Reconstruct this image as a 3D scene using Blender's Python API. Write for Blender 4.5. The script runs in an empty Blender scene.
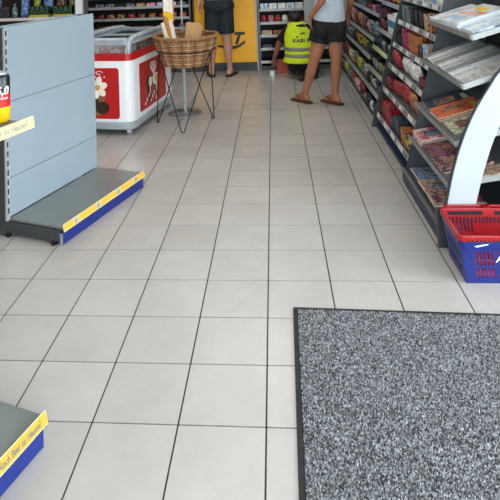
import bpy, bmesh, math, random
from mathutils import Vector, Matrix, Euler
random.seed(7)
S = bpy.context.scene
COL = S.collection
PI = math.pi

# ------------------------------------------------------------------ camera
cam = bpy.data.cameras.new('camera'); camo = bpy.data.objects.new('camera', cam); COL.objects.link(camo)
F_PX, YAW, PITCH, ROLL = 578.0381, -.0878, -.0641, -.0414
fw = Vector((math.sin(YAW)*math.cos(PITCH), math.cos(YAW)*math.cos(PITCH), -math.sin(PITCH)))
rt = fw.cross(Vector((0, 0, 1))).normalized(); up = rt.cross(fw)
RT = math.cos(ROLL)*rt + math.sin(ROLL)*up; UP = -math.sin(ROLL)*rt + math.cos(ROLL)*up
m = Matrix((RT, UP, -fw)).transposed().to_4x4(); m.translation = Vector((.0939, -2.0466, 1.5593))
camo.matrix_world = m
cam.sensor_width = 36; cam.sensor_fit = 'HORIZONTAL'; cam.lens = F_PX/500*36
cam.shift_x = (250-220.05)/500; cam.shift_y = -(250+73.26)/500
cam.clip_start = .05; cam.clip_end = 100
S.camera = camo

# ------------------------------------------------------------------ world, exposure
S.view_settings.view_transform = 'Standard'; S.view_settings.look = 'None'
S.view_settings.gamma = 1; S.view_settings.use_curve_mapping = False
S.view_settings.exposure = 0.17
w = bpy.data.worlds.new('sky'); S.world = w; w.use_nodes = True
bg = w.node_tree.nodes['Background']; bg.inputs[0].default_value = (.92, .95, 1, 1); bg.inputs[1].default_value = 12.3

def portal(loc, rot, sx, sy):
    l = bpy.data.lights.new('window_portal', 'AREA'); l.shape = 'RECTANGLE'; l.size = sx; l.size_y = sy; l.cycles.is_portal = True
    o = bpy.data.objects.new('window_portal', l); o.location = loc; o.rotation_euler = rot; COL.objects.link(o)
portal((1.3, -3.17, 1.35), (PI/2, 0, 0), 3.0, 2.6)       # glass front behind the camera
portal((3.17, -1.1, 1.45), (PI/2, 0, PI/2), 3.4, 2.3)   # side window

CEIL_LIGHTS = [(-2.6, -.3), (-.4, -.3), (2.5, -.3), (-2.6, 2.2), (-.4, 2.2), (2.5, 2.2), (-2.6, 4.9), (-.4, 4.9), (2.5, 4.9)]
CEIL_POWER = 12

# ------------------------------------------------------------------ materials
MATS = {}
def srgb(c):
    if isinstance(c, str): c = [int(c[i:i+2], 16)/255 for i in (0, 2, 4)]
    return tuple((v/12.92 if v <= .04045 else ((v+.055)/1.055)**2.4) for v in c)+(1,)
def base_mat(name):
    mt = bpy.data.materials.new(name); mt.use_nodes = True
    return mt, mt.node_tree.nodes, mt.node_tree.links, mt.node_tree.nodes['Principled BSDF']
def mat(name, c, rough=.5, metal=0, var=.12, scale=12, bump=0, bscale=60, coat=0, spec=.5):
    if name in MATS: return MATS[name]
    mt, n, l, p = base_mat(name); c = srgb(c)
    tc = n.new('ShaderNodeTexCoord'); no = n.new('ShaderNodeTexNoise'); no.inputs['Scale'].default_value = scale; no.inputs['Detail'].default_value = 4
    l.new(tc.outputs['Object'], no.inputs['Vector'])
    cr = n.new('ShaderNodeValToRGB'); cr.color_ramp.elements[0].position = .3; cr.color_ramp.elements[1].position = .7
    cr.color_ramp.elements[0].color = tuple(v*(1-var) for v in c[:3])+(1,); cr.color_ramp.elements[1].color = tuple(min(1, v*(1+var)) for v in c[:3])+(1,)
    l.new(no.outputs['Fac'], cr.inputs['Fac']); l.new(cr.outputs['Color'], p.inputs['Base Color'])
    p.inputs['Roughness'].default_value = rough; p.inputs['Metallic'].default_value = metal
    p.inputs['Coat Weight'].default_value = coat; p.inputs['Specular IOR Level'].default_value = spec
    if bump:
        nb = n.new('ShaderNodeTexNoise'); nb.inputs['Scale'].default_value = bscale; l.new(tc.outputs['Object'], nb.inputs['Vector'])
        b = n.new('ShaderNodeBump'); b.inputs['Strength'].default_value = bump; b.inputs['Distance'].default_value = .004
        l.new(nb.outputs['Fac'], b.inputs['Height']); l.new(b.outputs['Normal'], p.inputs['Normal'])
    MATS[name] = mt; return mt
def print_mat(name, cols, scale=25, rough=.35, stretch=(1, 1, 1)):
    """printed surface: patches of flat colour"""
    if name in MATS: return MATS[name]
    mt, n, l, p = base_mat(name)
    tc = n.new('ShaderNodeTexCoord'); oi = n.new('ShaderNodeObjectInfo'); ad = n.new('ShaderNodeVectorMath'); ad.operation = 'ADD'
    ml = n.new('ShaderNodeMath'); ml.operation = 'MULTIPLY'; ml.inputs[1].default_value = 7
    l.new(oi.outputs['Random'], ml.inputs[0]); l.new(tc.outputs['Object'], ad.inputs[0]); l.new(ml.outputs[0], ad.inputs[1])
    mp = n.new('ShaderNodeMapping'); mp.inputs['Scale'].default_value = stretch; l.new(ad.outputs[0], mp.inputs['Vector'])
    no = n.new('ShaderNodeTexNoise'); no.inputs['Scale'].default_value = scale; no.inputs['Detail'].default_value = 3; no.inputs['Roughness'].default_value = .7
    l.new(mp.outputs[0], no.inputs['Vector'])
    cr = n.new('ShaderNodeValToRGB'); cr.color_ramp.interpolation = 'CONSTANT'
    e = cr.color_ramp.elements; k = len(cols)
    while len(e) < k: e.new(.5)
    for i, c in enumerate(cols):
        e[i].position = 0 if i == 0 else .36+.28*(i-1)/max(1, k-2) if k > 2 else .5
        e[i].color = srgb(c)
    l.new(no.outputs['Fac'], cr.inputs['Fac']); l.new(cr.outputs['Color'], p.inputs['Base Color'])
    p.inputs['Roughness'].default_value = rough
    MATS[name] = mt; return mt
def news_mat(name, paper, ink, scale=1.0):
    """newsprint: columns of fine lines, a few dark picture blocks"""
    if name in MATS: return MATS[name]
    mt, n, l, p = base_mat(name)
    tc = n.new('ShaderNodeTexCoord')
    br = n.new('ShaderNodeTexBrick'); br.inputs['Scale'].default_value = 1; br.inputs['Brick Width'].default_value = .055; br.inputs['Row Height'].default_value = .011
    br.inputs['Mortar Size'].default_value = .0032; br.offset = 0
    br.inputs['Color1'].default_value = srgb(ink); br.inputs['Color2'].default_value = tuple(min(1, v*2.2+.06) for v in srgb(ink)[:3])+(1,); br.inputs['Mortar'].default_value = srgb(paper)
    l.new(tc.outputs['Object'], br.inputs['Vector'])
    no = n.new('ShaderNodeTexNoise'); no.inputs['Scale'].default_value = 9; l.new(tc.outputs['Object'], no.inputs['Vector'])
    cr = n.new('ShaderNodeValToRGB'); cr.color_ramp.elements[0].position = .46; cr.color_ramp.elements[1].position = .56
    l.new(no.outputs['Fac'], cr.inputs['Fac'])
    mx = n.new('ShaderNodeMixRGB'); mx.inputs['Color1'].default_value = srgb(paper)
    l.new(cr.outputs['Color'], mx.inputs['Fac']); l.new(br.outputs['Color'], mx.inputs['Color2'])
    l.new(mx.outputs['Color'], p.inputs['Base Color']); p.inputs['Roughness'].default_value = .8
    MATS[name] = mt; return mt
def glass_mat(name, tint=(.93, .97, .98), refl=.08):
    if name in MATS: return MATS[name]
    mt = bpy.data.materials.new(name); mt.use_nodes = True; n = mt.node_tree.nodes; l = mt.node_tree.links
    n.remove(n['Principled BSDF'])
    t = n.new('ShaderNodeBsdfTransparent'); t.inputs[0].default_value = tint+(1,)
    g = n.new('ShaderNodeBsdfGlossy'); g.inputs['Roughness'].default_value = .03
    mx = n.new('ShaderNodeMixShader'); mx.inputs[0].default_value = refl
    l.new(t.outputs[0], mx.inputs[1]); l.new(g.outputs[0], mx.inputs[2]); l.new(mx.outputs[0], n['Material Output'].inputs[0])
    MATS[name] = mt; return mt
def emit_mat(name, c, s):
    mt = bpy.data.materials.new(name); mt.use_nodes = True; n = mt.node_tree.nodes; l = mt.node_tree.links
    n.remove(n['Principled BSDF']); e = n.new('ShaderNodeEmission'); e.inputs[0].default_value = c+(1,); e.inputs[1].default_value = s
    l.new(e.outputs[0], n['Material Output'].inputs[0]); return mt

# ------------------------------------------------------------------ mesh helpers
class MB:
    def __init__(s): s.v = []; s.f = []
    def add(s, v, f, mtx=None):
        o = len(s.v)
        s.v += [tuple(mtx @ Vector(p)) if mtx else tuple(p) for p in v]; s.f += [tuple(i+o for i in q) for q in f]; return s
    def box(s, x0, x1, y0, y1, z0, z1, mtx=None):
        v = [(x0,y0,z0),(x1,y0,z0),(x1,y1,z0),(x0,y1,z0),(x0,y0,z1),(x1,y0,z1),(x1,y1,z1),(x0,y1,z1)]
        return s.add(v, [(0,3,2,1),(4,5,6,7),(0,1,5,4),(1,2,6,5),(2,3,7,6),(3,0,4,7)], mtx)
    def prism(s, poly, a, b, axis='z', mtx=None):
        n = len(poly)
        def pt(p, t): return {'z': (p[0], p[1], t), 'y': (p[0], t, p[1]), 'x': (t, p[0], p[1])}[axis]
        v = [pt(p, a) for p in poly]+[pt(p, b) for p in poly]
        f = [tuple(range(n))[::-1], tuple(range(n, 2*n))]+[(i, (i+1) % n, (i+1) % n+n, i+n) for i in range(n)]
        return s.add(v, f, mtx)
    def tube(s, path, r, n=6, closed=False, mtx=None):
        P = [Vector(p) for p in path]; k = len(P); rs = r if isinstance(r, (list, tuple)) else [r]*k
        v = []; prev = None
        for i in range(k):
            a = P[(i-1) % k] if (closed or i > 0) else P[i]; b = P[(i+1) % k] if (closed or i < k-1) else P[i]
            t = (b-a).normalized()
            if prev is None:
                q = Vector((0, 0, 1)) if abs(t.z) < .9 else Vector((1, 0, 0)); nn = t.cross(q).normalized()
            else:
                nn = (prev-t*prev.dot(t)).normalized()
            prev = nn; bb = t.cross(nn)
            for j in range(n):
                an = 2*PI*j/n; v.append(P[i]+(nn*math.cos(an)+bb*math.sin(an))*rs[i])
        f = []
        for i in range(k if closed else k-1):
            i2 = (i+1) % k
            for j in range(n): f.append((i*n+j, i*n+(j+1) % n, i2*n+(j+1) % n, i2*n+j))
        if not closed: f += [tuple(range(n))[::-1], tuple(range((k-1)*n, k*n))]
        return s.add(v, f, mtx)
    def lathe(s, prof, n=20, mtx=None):
        v = []; f = []; k = len(prof)
        for r, z in prof:
            for j in range(n): a = 2*PI*j/n; v.append((r*math.cos(a), r*math.sin(a), z))
        for i in range(k-1):
            for j in range(n): f.append((i*n+j, i*n+(j+1) % n, (i+1)*n+(j+1) % n, (i+1)*n+j))
        if prof[0][0] > 1e-5: f.append(tuple(range(n))[::-1])
        if prof[-1][0] > 1e-5: f.append(tuple(range((k-1)*n, k*n)))
        return s.add(v, f, mtx)
    def mesh(s, name, smooth=False):
        me = bpy.data.meshes.new(name); me.from_pydata(s.v, [], s.f); me.validate(); me.update()
        bm = bmesh.new(); bm.from_mesh(me); bmesh.ops.remove_doubles(bm, verts=bm.verts, dist=1e-6); bmesh.ops.recalc_face_normals(bm, faces=bm.faces); bm.to_mesh(me); bm.free()
        if smooth:
            for p in me.polygons: p.use_smooth = True
        return me
    def build(s, name, mt, parent=None, smooth=False, bevel=0, loc=None, rot=None):
        return link(name, s.mesh(name, smooth), mt, parent, bevel, loc, rot, smooth)
def link(name, me, mt, parent=None, bevel=0, loc=None, rot=None, smooth=False):
    o = bpy.data.objects.new(name, me); COL.objects.link(o)
    if mt and not me.materials: me.materials.append(mt)
    if parent: o.parent = parent
    if loc: o.location = loc
    if rot: o.rotation_euler = rot
    if bevel:
        b = o.modifiers.new('bevel', 'BEVEL'); b.width = bevel; b.segments = 2; b.limit_method = 'ANGLE'; b.angle_limit = math.radians(40)
    if smooth:
        try:
            me.set_sharp_from_angle(angle=math.radians(42))
        except Exception: pass
    return o
def tag(o, label=None, cat=None, group=None, kind=None):
    if label: o['label'] = label
    if cat: o['category'] = cat
    if group: o['group'] = group
    if kind: o['kind'] = kind
    return o
def thing(name, label, cat, loc=(0, 0, 0), rotz=0, group=None, rot=None):
    o = bpy.data.objects.new(name, None); o.empty_display_size = .1; COL.objects.link(o)
    o.location = loc; o.rotation_euler = rot if rot else (0, 0, rotz)
    return tag(o, label, cat, group)
def box(name, x0, x1, y0, y1, z0, z1, mt, parent=None, bevel=0): return MB().box(x0, x1, y0, y1, z0, z1).build(name, mt, parent, bevel=bevel)
def rrect(x0, x1, y0, y1, r, n=5):
    p = []
    for cx, cy, a in ((x1-r, y0+r, -PI/2), (x1-r, y1-r, 0), (x0+r, y1-r, PI/2), (x0+r, y0+r, PI)):
        for i in range(n+1): t = a+PI/2*i/n; p.append((cx+r*math.cos(t), cy+r*math.sin(t)))
    return p
def disc(cx, cy, rx, ry=None, n=16, rot=0):
    ry = ry or rx; c, s_ = math.cos(rot), math.sin(rot)
    return [(cx+rx*math.cos(2*PI*i/n)*c-ry*math.sin(2*PI*i/n)*s_, cy+rx*math.cos(2*PI*i/n)*s_+ry*math.sin(2*PI*i/n)*c) for i in range(n)]
def text_mesh(body, size, shear=0, ext=.0006, bold=0, align='LEFT'):
    cu = bpy.data.curves.new('lettering', 'FONT'); cu.body = body; cu.size = size; cu.shear = shear; cu.extrude = ext; cu.offset = bold; cu.align_x = align; cu.resolution_u = 3
    o = bpy.data.objects.new('lettering', cu); COL.objects.link(o)
    dg = bpy.context.evaluated_depsgraph_get(); me = bpy.data.meshes.new_from_object(o.evaluated_get(dg)); bpy.data.objects.remove(o); bpy.data.curves.remove(cu)
    return me
def text(name, body, size, mt, parent, loc, rot, shear=0, bold=0, align='LEFT'):
    me = text_mesh(body, size, shear, .0006, bold, align); return link(name, me, mt, parent, 0, loc, rot)
ORD = ['first', 'second', 'third', 'fourth', 'fifth', 'sixth', 'seventh', 'eighth', 'ninth', 'tenth', 'eleventh', 'twelfth', 'thirteenth', 'fourteenth', 'fifteenth']
def struct(o): o['kind'] = 'structure'; return o

M_wall = mat('wall_paint', 'c9c8c2', .8, var=.03, scale=3)
M_ceil = mat('ceiling_tile', 'dddbd4', .9, var=.03, scale=4)
M_alu = mat('brushed_aluminium', 'b9bdc0', .35, .8, var=.05)
M_dgrey = mat('dark_grey_metal', '3a3d40', .45, .2, var=.06)
M_mgrey = mat('mid_grey_metal', '6c7072', .42, .3, var=.05)
M_lgrey = mat('light_grey_metal', 'a9adad', .45, .2, var=.05)
M_panel = mat('blue_grey_panel', '95a4af', .38, .1, var=.03, scale=5)
M_deck = mat('grey_deck', '787d7a', .28, .25, var=.06, scale=8)
M_black = mat('black_plastic', '121315', .5, var=.2)
M_white = mat('white_enamel', 'e4e6e8', .3, var=.02)
M_blue = mat('royal_blue_plate', '0f2673', .35, var=.06)
M_navy = mat('navy_plinth', '1d2a44', .45, var=.1)
M_yel = mat('yellow_strip', 'c8982a', .4, var=.05)
M_ink = mat('grey_ink', '6a6e6c', .5, var=.05)
M_inkd = mat('dark_ink', '2b2c30', .5, var=.1)
M_red = mat('freezer_red', 'ae1216', .3, var=.05)
M_ticket = mat('paper_ticket', 'd8d8d2', .7, var=.05)

# ------------------------------------------------------------------ the room
def tile_mat():
    mt, n, l, p = base_mat('porcelain_tile')
    g = n.new('ShaderNodeNewGeometry'); oi = n.new('ShaderNodeObjectInfo')
    no = n.new('ShaderNodeTexNoise'); no.inputs['Scale'].default_value = 3.2; no.inputs['Detail'].default_value = 8; no.inputs['Roughness'].default_value = .7
    l.new(g.outputs['Position'], no.inputs['Vector'])
    cr = n.new('ShaderNodeValToRGB'); cr.color_ramp.elements[0].position = .3; cr.color_ramp.elements[1].position = .7
    cr.color_ramp.elements[0].color = srgb('a6a29e'); cr.color_ramp.elements[1].color = srgb('b2aeaa')
    l.new(no.outputs['Fac'], cr.inputs['Fac'])
    hs = n.new('ShaderNodeHueSaturation'); mr = n.new('ShaderNodeMapRange'); mr.inputs['To Min'].default_value = .95; mr.inputs['To Max'].default_value = 1.05
    l.new(oi.outputs['Random'], mr.inputs['Value']); l.new(mr.outputs[0], hs.inputs['Value']); l.new(cr.outputs['Color'], hs.inputs['Color'])
    l.new(hs.outputs['Color'], p.inputs['Base Color'])
    p.inputs['Roughness'].default_value = .27
    b = n.new('ShaderNodeBump'); b.inputs['Strength'].default_value = .05; b.inputs['Distance'].default_value = .002
    n2 = n.new('ShaderNodeTexNoise'); n2.inputs['Scale'].default_value = 30; l.new(g.outputs['Position'], n2.inputs['Vector']); l.new(n2.outputs['Fac'], b.inputs['Height']); l.new(b.outputs['Normal'], p.inputs['Normal'])
    return mt
M_tile = tile_mat(); M_grout = mat('dark_grout', '262421', .9, var=.1, scale=20)
floor = struct(box('floor', -4.5, 3.2, -3.2, 7, -.12, -.0025, M_grout))
T = .30; hw = T/2-.0030
tb = MB().prism(rrect(-hw, hw, -hw, hw, .002, 1), -.006, 0)
tile_me = tb.mesh('tile'); tile_me.materials.append(M_tile)
rest = MB(); n_t = 0
for j in range(-11, 23):
    for i in range(-15, 11):
        x = (i+.5)*T; y = (j+.5)*T
        if x < -4.45 or x > 3.15 or y < -3.15 or y > 6.95: continue
        xl = -.95-.36*(y+.3) if y > 1.8 else -.95-.46*(y+.3)
        if -.45 < y < 6.3 and xl-.1 < x < 1.0 and not (y < .6 and x > .3):
            o = link('tile', tile_me, None, floor); o.location = (x, y, 0); n_t += 1
        else:
            rest.add([(x-hw, y-hw, 0), (x+hw, y-hw, 0), (x+hw, y+hw, 0), (x-hw, y+hw, 0), (x-hw, y-hw, -.006), (x+hw, y-hw, -.006), (x+hw, y+hw, -.006), (x-hw, y+hw, -.006)],
                     [(0,1,2,3), (0,4,5,1), (1,5,6,2), (2,6,7,3), (3,7,4,0)])
tag(rest.build('tile_field', M_tile, floor), kind='stuff')
struct(box('ceiling', -4.5, 3.2, -3.2, 7, 3.0, 3.1, M_ceil))
struct(box('wall_back', -4.5, 3.2, 7.0, 7.1, -.12, 3.1, M_wall))
struct(box('wall_left', -4.6, -4.5, -3.2, 7.1, -.12, 3.1, M_wall))
wr = MB().box(3.2, 3.3, .6, 7.1, -.12, 3.1).box(3.2, 3.3, -3.3, -2.8, -.12, 3.1).box(3.2, 3.3, -2.8, .6, -.12, .3).box(3.2, 3.3, -2.8, .6, 2.6, 3.1)
struct(wr.build('wall_right', M_wall))
wf = MB().box(-4.6, -.2, -3.3, -3.2, -.12, 3.1).box(2.8, 3.3, -3.3, -3.2, -.12, 3.1).box(-.2, 2.8, -3.3, -3.2, 2.65, 3.1)
struct(wf.build('wall_front', M_wall))
M_pane = glass_mat('window_glass')
def window(name, axis, a0, a1, z0, z1, pos, nb):
    r = struct(bpy.data.objects.new(name, None)); COL.objects.link(r)
    st = (a1-a0)/nb
    def bx(nm, u0, u1, v0, v1, t, mt):
        if axis == 'x': return box(nm, u0, u1, pos-t, pos+t, v0, v1, mt, r)
        return box(nm, pos-t, pos+t, u0, u1, v0, v1, mt, r)
    bx('rail', a0, a1, z0, z0+.06, .03, M_alu); bx('rail', a0, a1, z1-.06, z1, .03, M_alu)
    for k in range(nb+1): bx('mullion', a0+k*st-.03*(k > 0), a0+k*st+.03*(k < nb), z0+.06, z1-.06, .03, M_alu)
    for k in range(nb): bx('pane', a0+k*st+.03, a0+(k+1)*st-.03, z0+.06, z1-.06, .004, M_pane)
window('window_1', 'x', -.2, 2.8, 0, 2.65, -3.25, 3)
window('window_2', 'y', -2.8, .6, .3, 2.6, 3.25, 3)
struct(box('unseen_ground', -30, 30, -40, -3.3, -.2, -.13, mat('concrete', '8d8b86', .9, var=.1)))  # unseen ground outside, added to keep out sky light from beneath
struct(box('unseen_side_ground', 3.3, 30, -3.3, 30, -.2, -.13, MATS['concrete']))  # unseen too, blocks light from beneath at the side window
M_diff = emit_mat('lamp_diffuser', (1, .96, .9), 2.2)
for k, (x, y) in enumerate(CEIL_LIGHTS):
    t = thing('ceiling_light', 'white square ceiling light panel, %s in %s row' % (['left', 'middle', 'right'][k % 3], ['front', 'middle', 'back'][k//3]), 'light', (x, y, 3.0), group='ceiling light panels')
    MB().box(-.62, .62, -.3, .3, -.05, 0).build('housing', M_white, t)
    box('diffuser', -.58, .58, -.26, .26, -.056, -.05, M_diff, t)
    l = bpy.data.lights.new('lamp_light', 'AREA'); l.shape = 'RECTANGLE'; l.size = 1.16; l.size_y = .52; l.energy = CEIL_POWER; l.color = (1, .97, .93)
    lo = bpy.data.objects.new('lamp_light', l); COL.objects.link(lo); lo.parent = t; lo.location = (0, 0, -.06)

# ------------------------------------------------------------------ door mat
def door_mat():
    t = thing('door_mat', 'large grey speckled entrance mat with black rubber border on tiled floor', 'mat', (0, 0, 0))
    # corners follow the slightly skewed lie of the mat
    c0 = Vector((.113, .675)); ux = Vector((.885, -.034)).normalized(); uy = Vector((-.016, -.935)).normalized()
    W, L = 1.3, 1.5
    def pt(a, b, z): p = c0+ux*a+uy*b; return (p.x, p.y, z)
    bd = .022
    for (a0, a1, b0, b1) in ((0, W, 0, bd), (0, W, L-bd, L), (0, bd, bd, L-bd), (W-bd, W, bd, L-bd)):
        MB().add([pt(a0,b0,.0005), pt(a1,b0,.0005), pt(a1,b1,.0005), pt(a0,b1,.0005), pt(a0+.003,b0+.003,.006), pt(a1-.003,b0+.003,.006), pt(a1-.003,b1-.003,.006), pt(a0+.003,b1-.003,.006)],
                 [(0,1,2,3), (7,6,5,4), (0,4,5,1), (1,5,6,2), (2,6,7,3), (3,7,4,0)]).build('rubber_border', mat('black_rubber', '17181a', .7, var=.15), t)
    MB().add([pt(bd,bd,.001), pt(W-bd,bd,.001), pt(W-bd,L-bd,.001), pt(bd,L-bd,.001), pt(bd,bd,.005), pt(W-bd,bd,.005), pt(W-bd,L-bd,.005), pt(bd,L-bd,.005)],
             [(0,1,2,3), (7,6,5,4), (0,4,5,1), (1,5,6,2), (2,6,7,3), (3,7,4,0)]).build('backing', mat('carpet_backing', '4a4c50', .95, var=.1), t)
    v = []; f = []; cols = []
    rnd = random.Random(3)
    step = .0046
    na, nb = int((W-2*bd)/step), int((L-2*bd)/step)
    for i in range(na):
        for j in range(nb):
            a = bd+(i+.5+rnd.uniform(-.4, .4))*step; b = bd+(j+.5+rnd.uniform(-.4, .4))*step
            if b > 1.2: continue
            z = .005; h = rnd.uniform(.003, .006); s = rnd.uniform(.0026, .0042); an = rnd.uniform(0, 6.28)
            da, db = rnd.uniform(-.002, .002), rnd.uniform(-.002, .002)
            o = len(v)
            for k in range(3):
                v.append(pt(a+s*math.cos(an+k*2.094), b+s*math.sin(an+k*2.094), z))
            for k in range(3):
                v.append(pt(a+da+s*.6*math.cos(an+k*2.094+.5), b+db+s*.6*math.sin(an+k*2.094+.5), z+h))
            f += [(o+3, o+4, o+5), (o, o+1, o+4, o+3), (o+1, o+2, o+5, o+4), (o+2, o, o+3, o+5)]
            r = rnd.random(); q = .055 if r < .25 else .16 if r < .55 else .29 if r < .85 else .46
            cols += [q*rnd.uniform(.8, 1.2)]*6
    me = bpy.data.meshes.new('carpet_pile'); me.from_pydata(v, [], f); me.update()
    at = me.color_attributes.new('yarn', 'FLOAT_COLOR', 'POINT')
    at.data.foreach_set('color', [x for q in cols for x in (q*.97, q*.99, q*1.04, 1)])
    mt, n, l, p = base_mat('grey_yarn'); a = n.new('ShaderNodeAttribute'); a.attribute_name = 'yarn'; l.new(a.outputs['Color'], p.inputs['Base Color']); p.inputs['Roughness'].default_value = .95; p.inputs['Specular IOR Level'].default_value = .15
    o = link('carpet_pile', me, mt, t); tag(o, 'grey speckled loop pile', kind='stuff')
door_mat()

# ------------------------------------------------------------------ gondola shelves on the left
def gondola(loc, label, L, upper=False):
    t = thing('gondola_shelf', label, 'shelf', (loc[0], loc[1], 0), math.atan2(.952, .305))
    zt = .104; PY = .392; W2 = PY*2+.12
    cream = mat('cream_rail', 'ccc09a', .35, var=.03)
    for s, y0 in ((1, 0), (-1, W2)):     # both faces of the double sided unit
        Y = lambda v: y0+s*v
        def bx(nm, x0, x1, a, b, z0, z1, mt, par=t, bev=0): return box(nm, x0, x1, min(Y(a), Y(b)), max(Y(a), Y(b)), z0, z1, mt, par, bev)
        bx('kick_plate', 0, L, .004, .016, .003, .068, M_blue)
        bx('end_cap', -.004, .004, .002, .018, .003, .068, M_alu); bx('end_cap', L-.004, L+.004, .002, .018, .003, .068, M_alu)
        d = bx('deck', .004, L-.004, .004, PY-.006, zt-.016, zt, M_deck, bev=.003)
        bx('deck_return', .01, L-.01, .006, .02, .07, zt-.016, M_dgrey)
        st = box('price_strip', .004, L+.004, -.0015, .0015, -.021, .021, cream, t); st.location = (0, Y(-.004), zt-.010); st.rotation_euler = (s*-.25, 0, 0)
        for x in (-.012, L-.010):
            bx('base_bracket', x, x+.022, .02, PY+.05, .03, zt-.018, M_dgrey, bev=.002)
            for a in (.06, PY):
                MB().lathe([(.018, 0), (.018, .008), (.008, .012), (.008, .032)], 12).build('levelling_foot', M_black, t, loc=(x+.011, Y(a), 0))
        for z0, z1 in ((zt+.002, .328), (.331, .778), (.781, 1.228)):
            bx('back_panel', .012, L, PY, PY+.010, z0, z1, M_panel, bev=.0012)
        if s == 1:
            if upper:
                box('yellow_insert', .006, L+.002, -.0022, -.0014, -.018, .018, M_yel, st)
                text('lettering', 'Noch Bier zu Hause?', .0262, M_ink, st, (L-.214, -.0026, -.009), (PI/2, 0, 0), shear=.12, bold=.0006).scale = (.84, 1, 1)
            else:
                for k in range(5):
                    x0_ = .008 if k == 0 else .148+.222*(k-1); x1_ = .098 if k == 0 else min(L-.02, .32+.222*(k-1)) if k < 4 else L+.001
                    if x1_ > x0_: box('yellow_insert', x0_, x1_, -.0022, -.0014, -.017, .017, mat('amber_insert', 'e8ae3c', .4, var=.05), st)
                for k in range(4):
                    lp = MB()
                    for q in range(3):
                        b0 = .102+.222*k+q*.014
                        lp.prism([(b0, -.015), (b0+.004, -.015), (b0+.014-.006*(q > 0), .012), (b0+.010-.006*(q > 0), .012)], -.0026, -.0014, 'y')
                    lp.build('printed_mark', mat('mark_ink', '4a4a52', .5), st)
    for x in (0, L-.03):
        box('upright', x-.014, x+.014, PY+.012, W2-PY-.012, .012, 1.225, M_dgrey, t, .002)
        for yf, y2 in ((PY-.002, PY+.012), (W2-PY-.012, W2-PY+.002)):
            if x > 0: continue
            fl = box('slotted_flange', x-.014, x+.011, yf, y2, .09, 1.235, M_lgrey, t)
            sl = MB(); ye = yf if yf < .45 else y2
            for k in range(20): sl.box(x-.007, x+.004, ye-.0015, ye+.0015, .13+k*.055, .163+k*.055)
            tag(sl.build('slot_row', M_black, fl), kind='stuff')
    if upper:
        zs = 1.056
        sh = box('upper_shelf', .004, L-.026, .004, PY-.006, zs-.012, zs, M_mgrey, t, .002)
        st = box('price_strip', 0, L-.024, -.0015, .0015, -.019, .019, cream, t); st.location = (0, -.001, zs+.001); st.rotation_euler = (-.12, 0, 0)
        box('yellow_insert', .006, L-.026, -.0022, -.0014, -.0165, .0165, mat('overlit_yellow_insert', 'd6c68c', .35, var=.04), st)  # yellow paled: strong light on this strip is put into its colour
        text('lettering', 'Noch Bier zu Hause?', .0262, mat('overlit_ink', '84848a', .5), st, (L-.282, -.0026, -.008), (PI/2, 0, 0), shear=.1, bold=.0004)  # ink paled to match the washed-out, brightly lit strip
        for x in (.02, L-.04): MB().prism([(.05, zs-.03), (.05, zs-.012), (PY, zs-.012), (PY, zs-.10), (PY-.025, zs-.10)], x, x+.006, 'x').build('shelf_bracket', M_dgrey, t)
    return t
gondola((-1.165, 1.242), 'empty blue-grey gondola shelf with back panel and yellow strip with four marks', .90)
A = Vector((-.724, -.108)); dv = Vector((.305, .952)); O2 = A-dv*1.0
gondola((O2.x, O2.y), 'gondola at the lower left corner with the grey-lettered yellow strips', 1.0, upper=True)

def drink_can(loc, label):
    t = thing('drink_can', label, 'can', loc)
    r = .033; hgt = .168
    def band(nm, z0, z1, mt, r0=r, r1=r, cap=True): return MB().lathe([(r0, z0), (r1, z1)], 28).build(nm, mt, t, smooth=True)
    MB().lathe([(.022, 0), (.027, .003), (r, .012), (r, .055)], 28).build('gold_band', mat('can_gold', 'f0c419', .25, .2), t, smooth=True)
    MB().lathe([(r, .055), (r, .102)], 28).build('red_band', mat('can_red', 'c8201f', .25, .2), t, smooth=True)
    MB().lathe([(r, .102), (r, .150), (.027, .162)], 28).build('black_band', mat('can_black', '16161a', .25, .2), t, smooth=True)
    MB().lathe([(.027, .162), (.0275, .168), (.024, .168), (.023, .164), (.0, .164)], 28).build('lid', M_alu, t, smooth=True)
    me = text_mesh('5,0', .036, .15, .0004, .0012, 'CENTER')
    for v in me.vertices:
        a = v.co.x/r - PI/2; rr = r+.0006+v.co.z; z = .098+v.co.y; v.co = (rr*math.cos(a), rr*math.sin(a), z)
    link('lettering', me, M_white, t, rot=(0, 0, .68))
    me = text_mesh('ORIGINAL', .009, 0, .0003, 0, 'CENTER')
    for v in me.vertices:
        a = v.co.x/r - PI/2; rr = r+.0006+v.co.z; z = .082+v.co.y; v.co = (rr*math.cos(a), rr*math.sin(a), z)
    link('lettering', me, M_white, t, rot=(0, 0, .68))
pc = Vector((-.845, -.135))
drink_can((pc.x, pc.y, 1.056), 'beer can striped black, red and gold on the upper left shelf')

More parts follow.
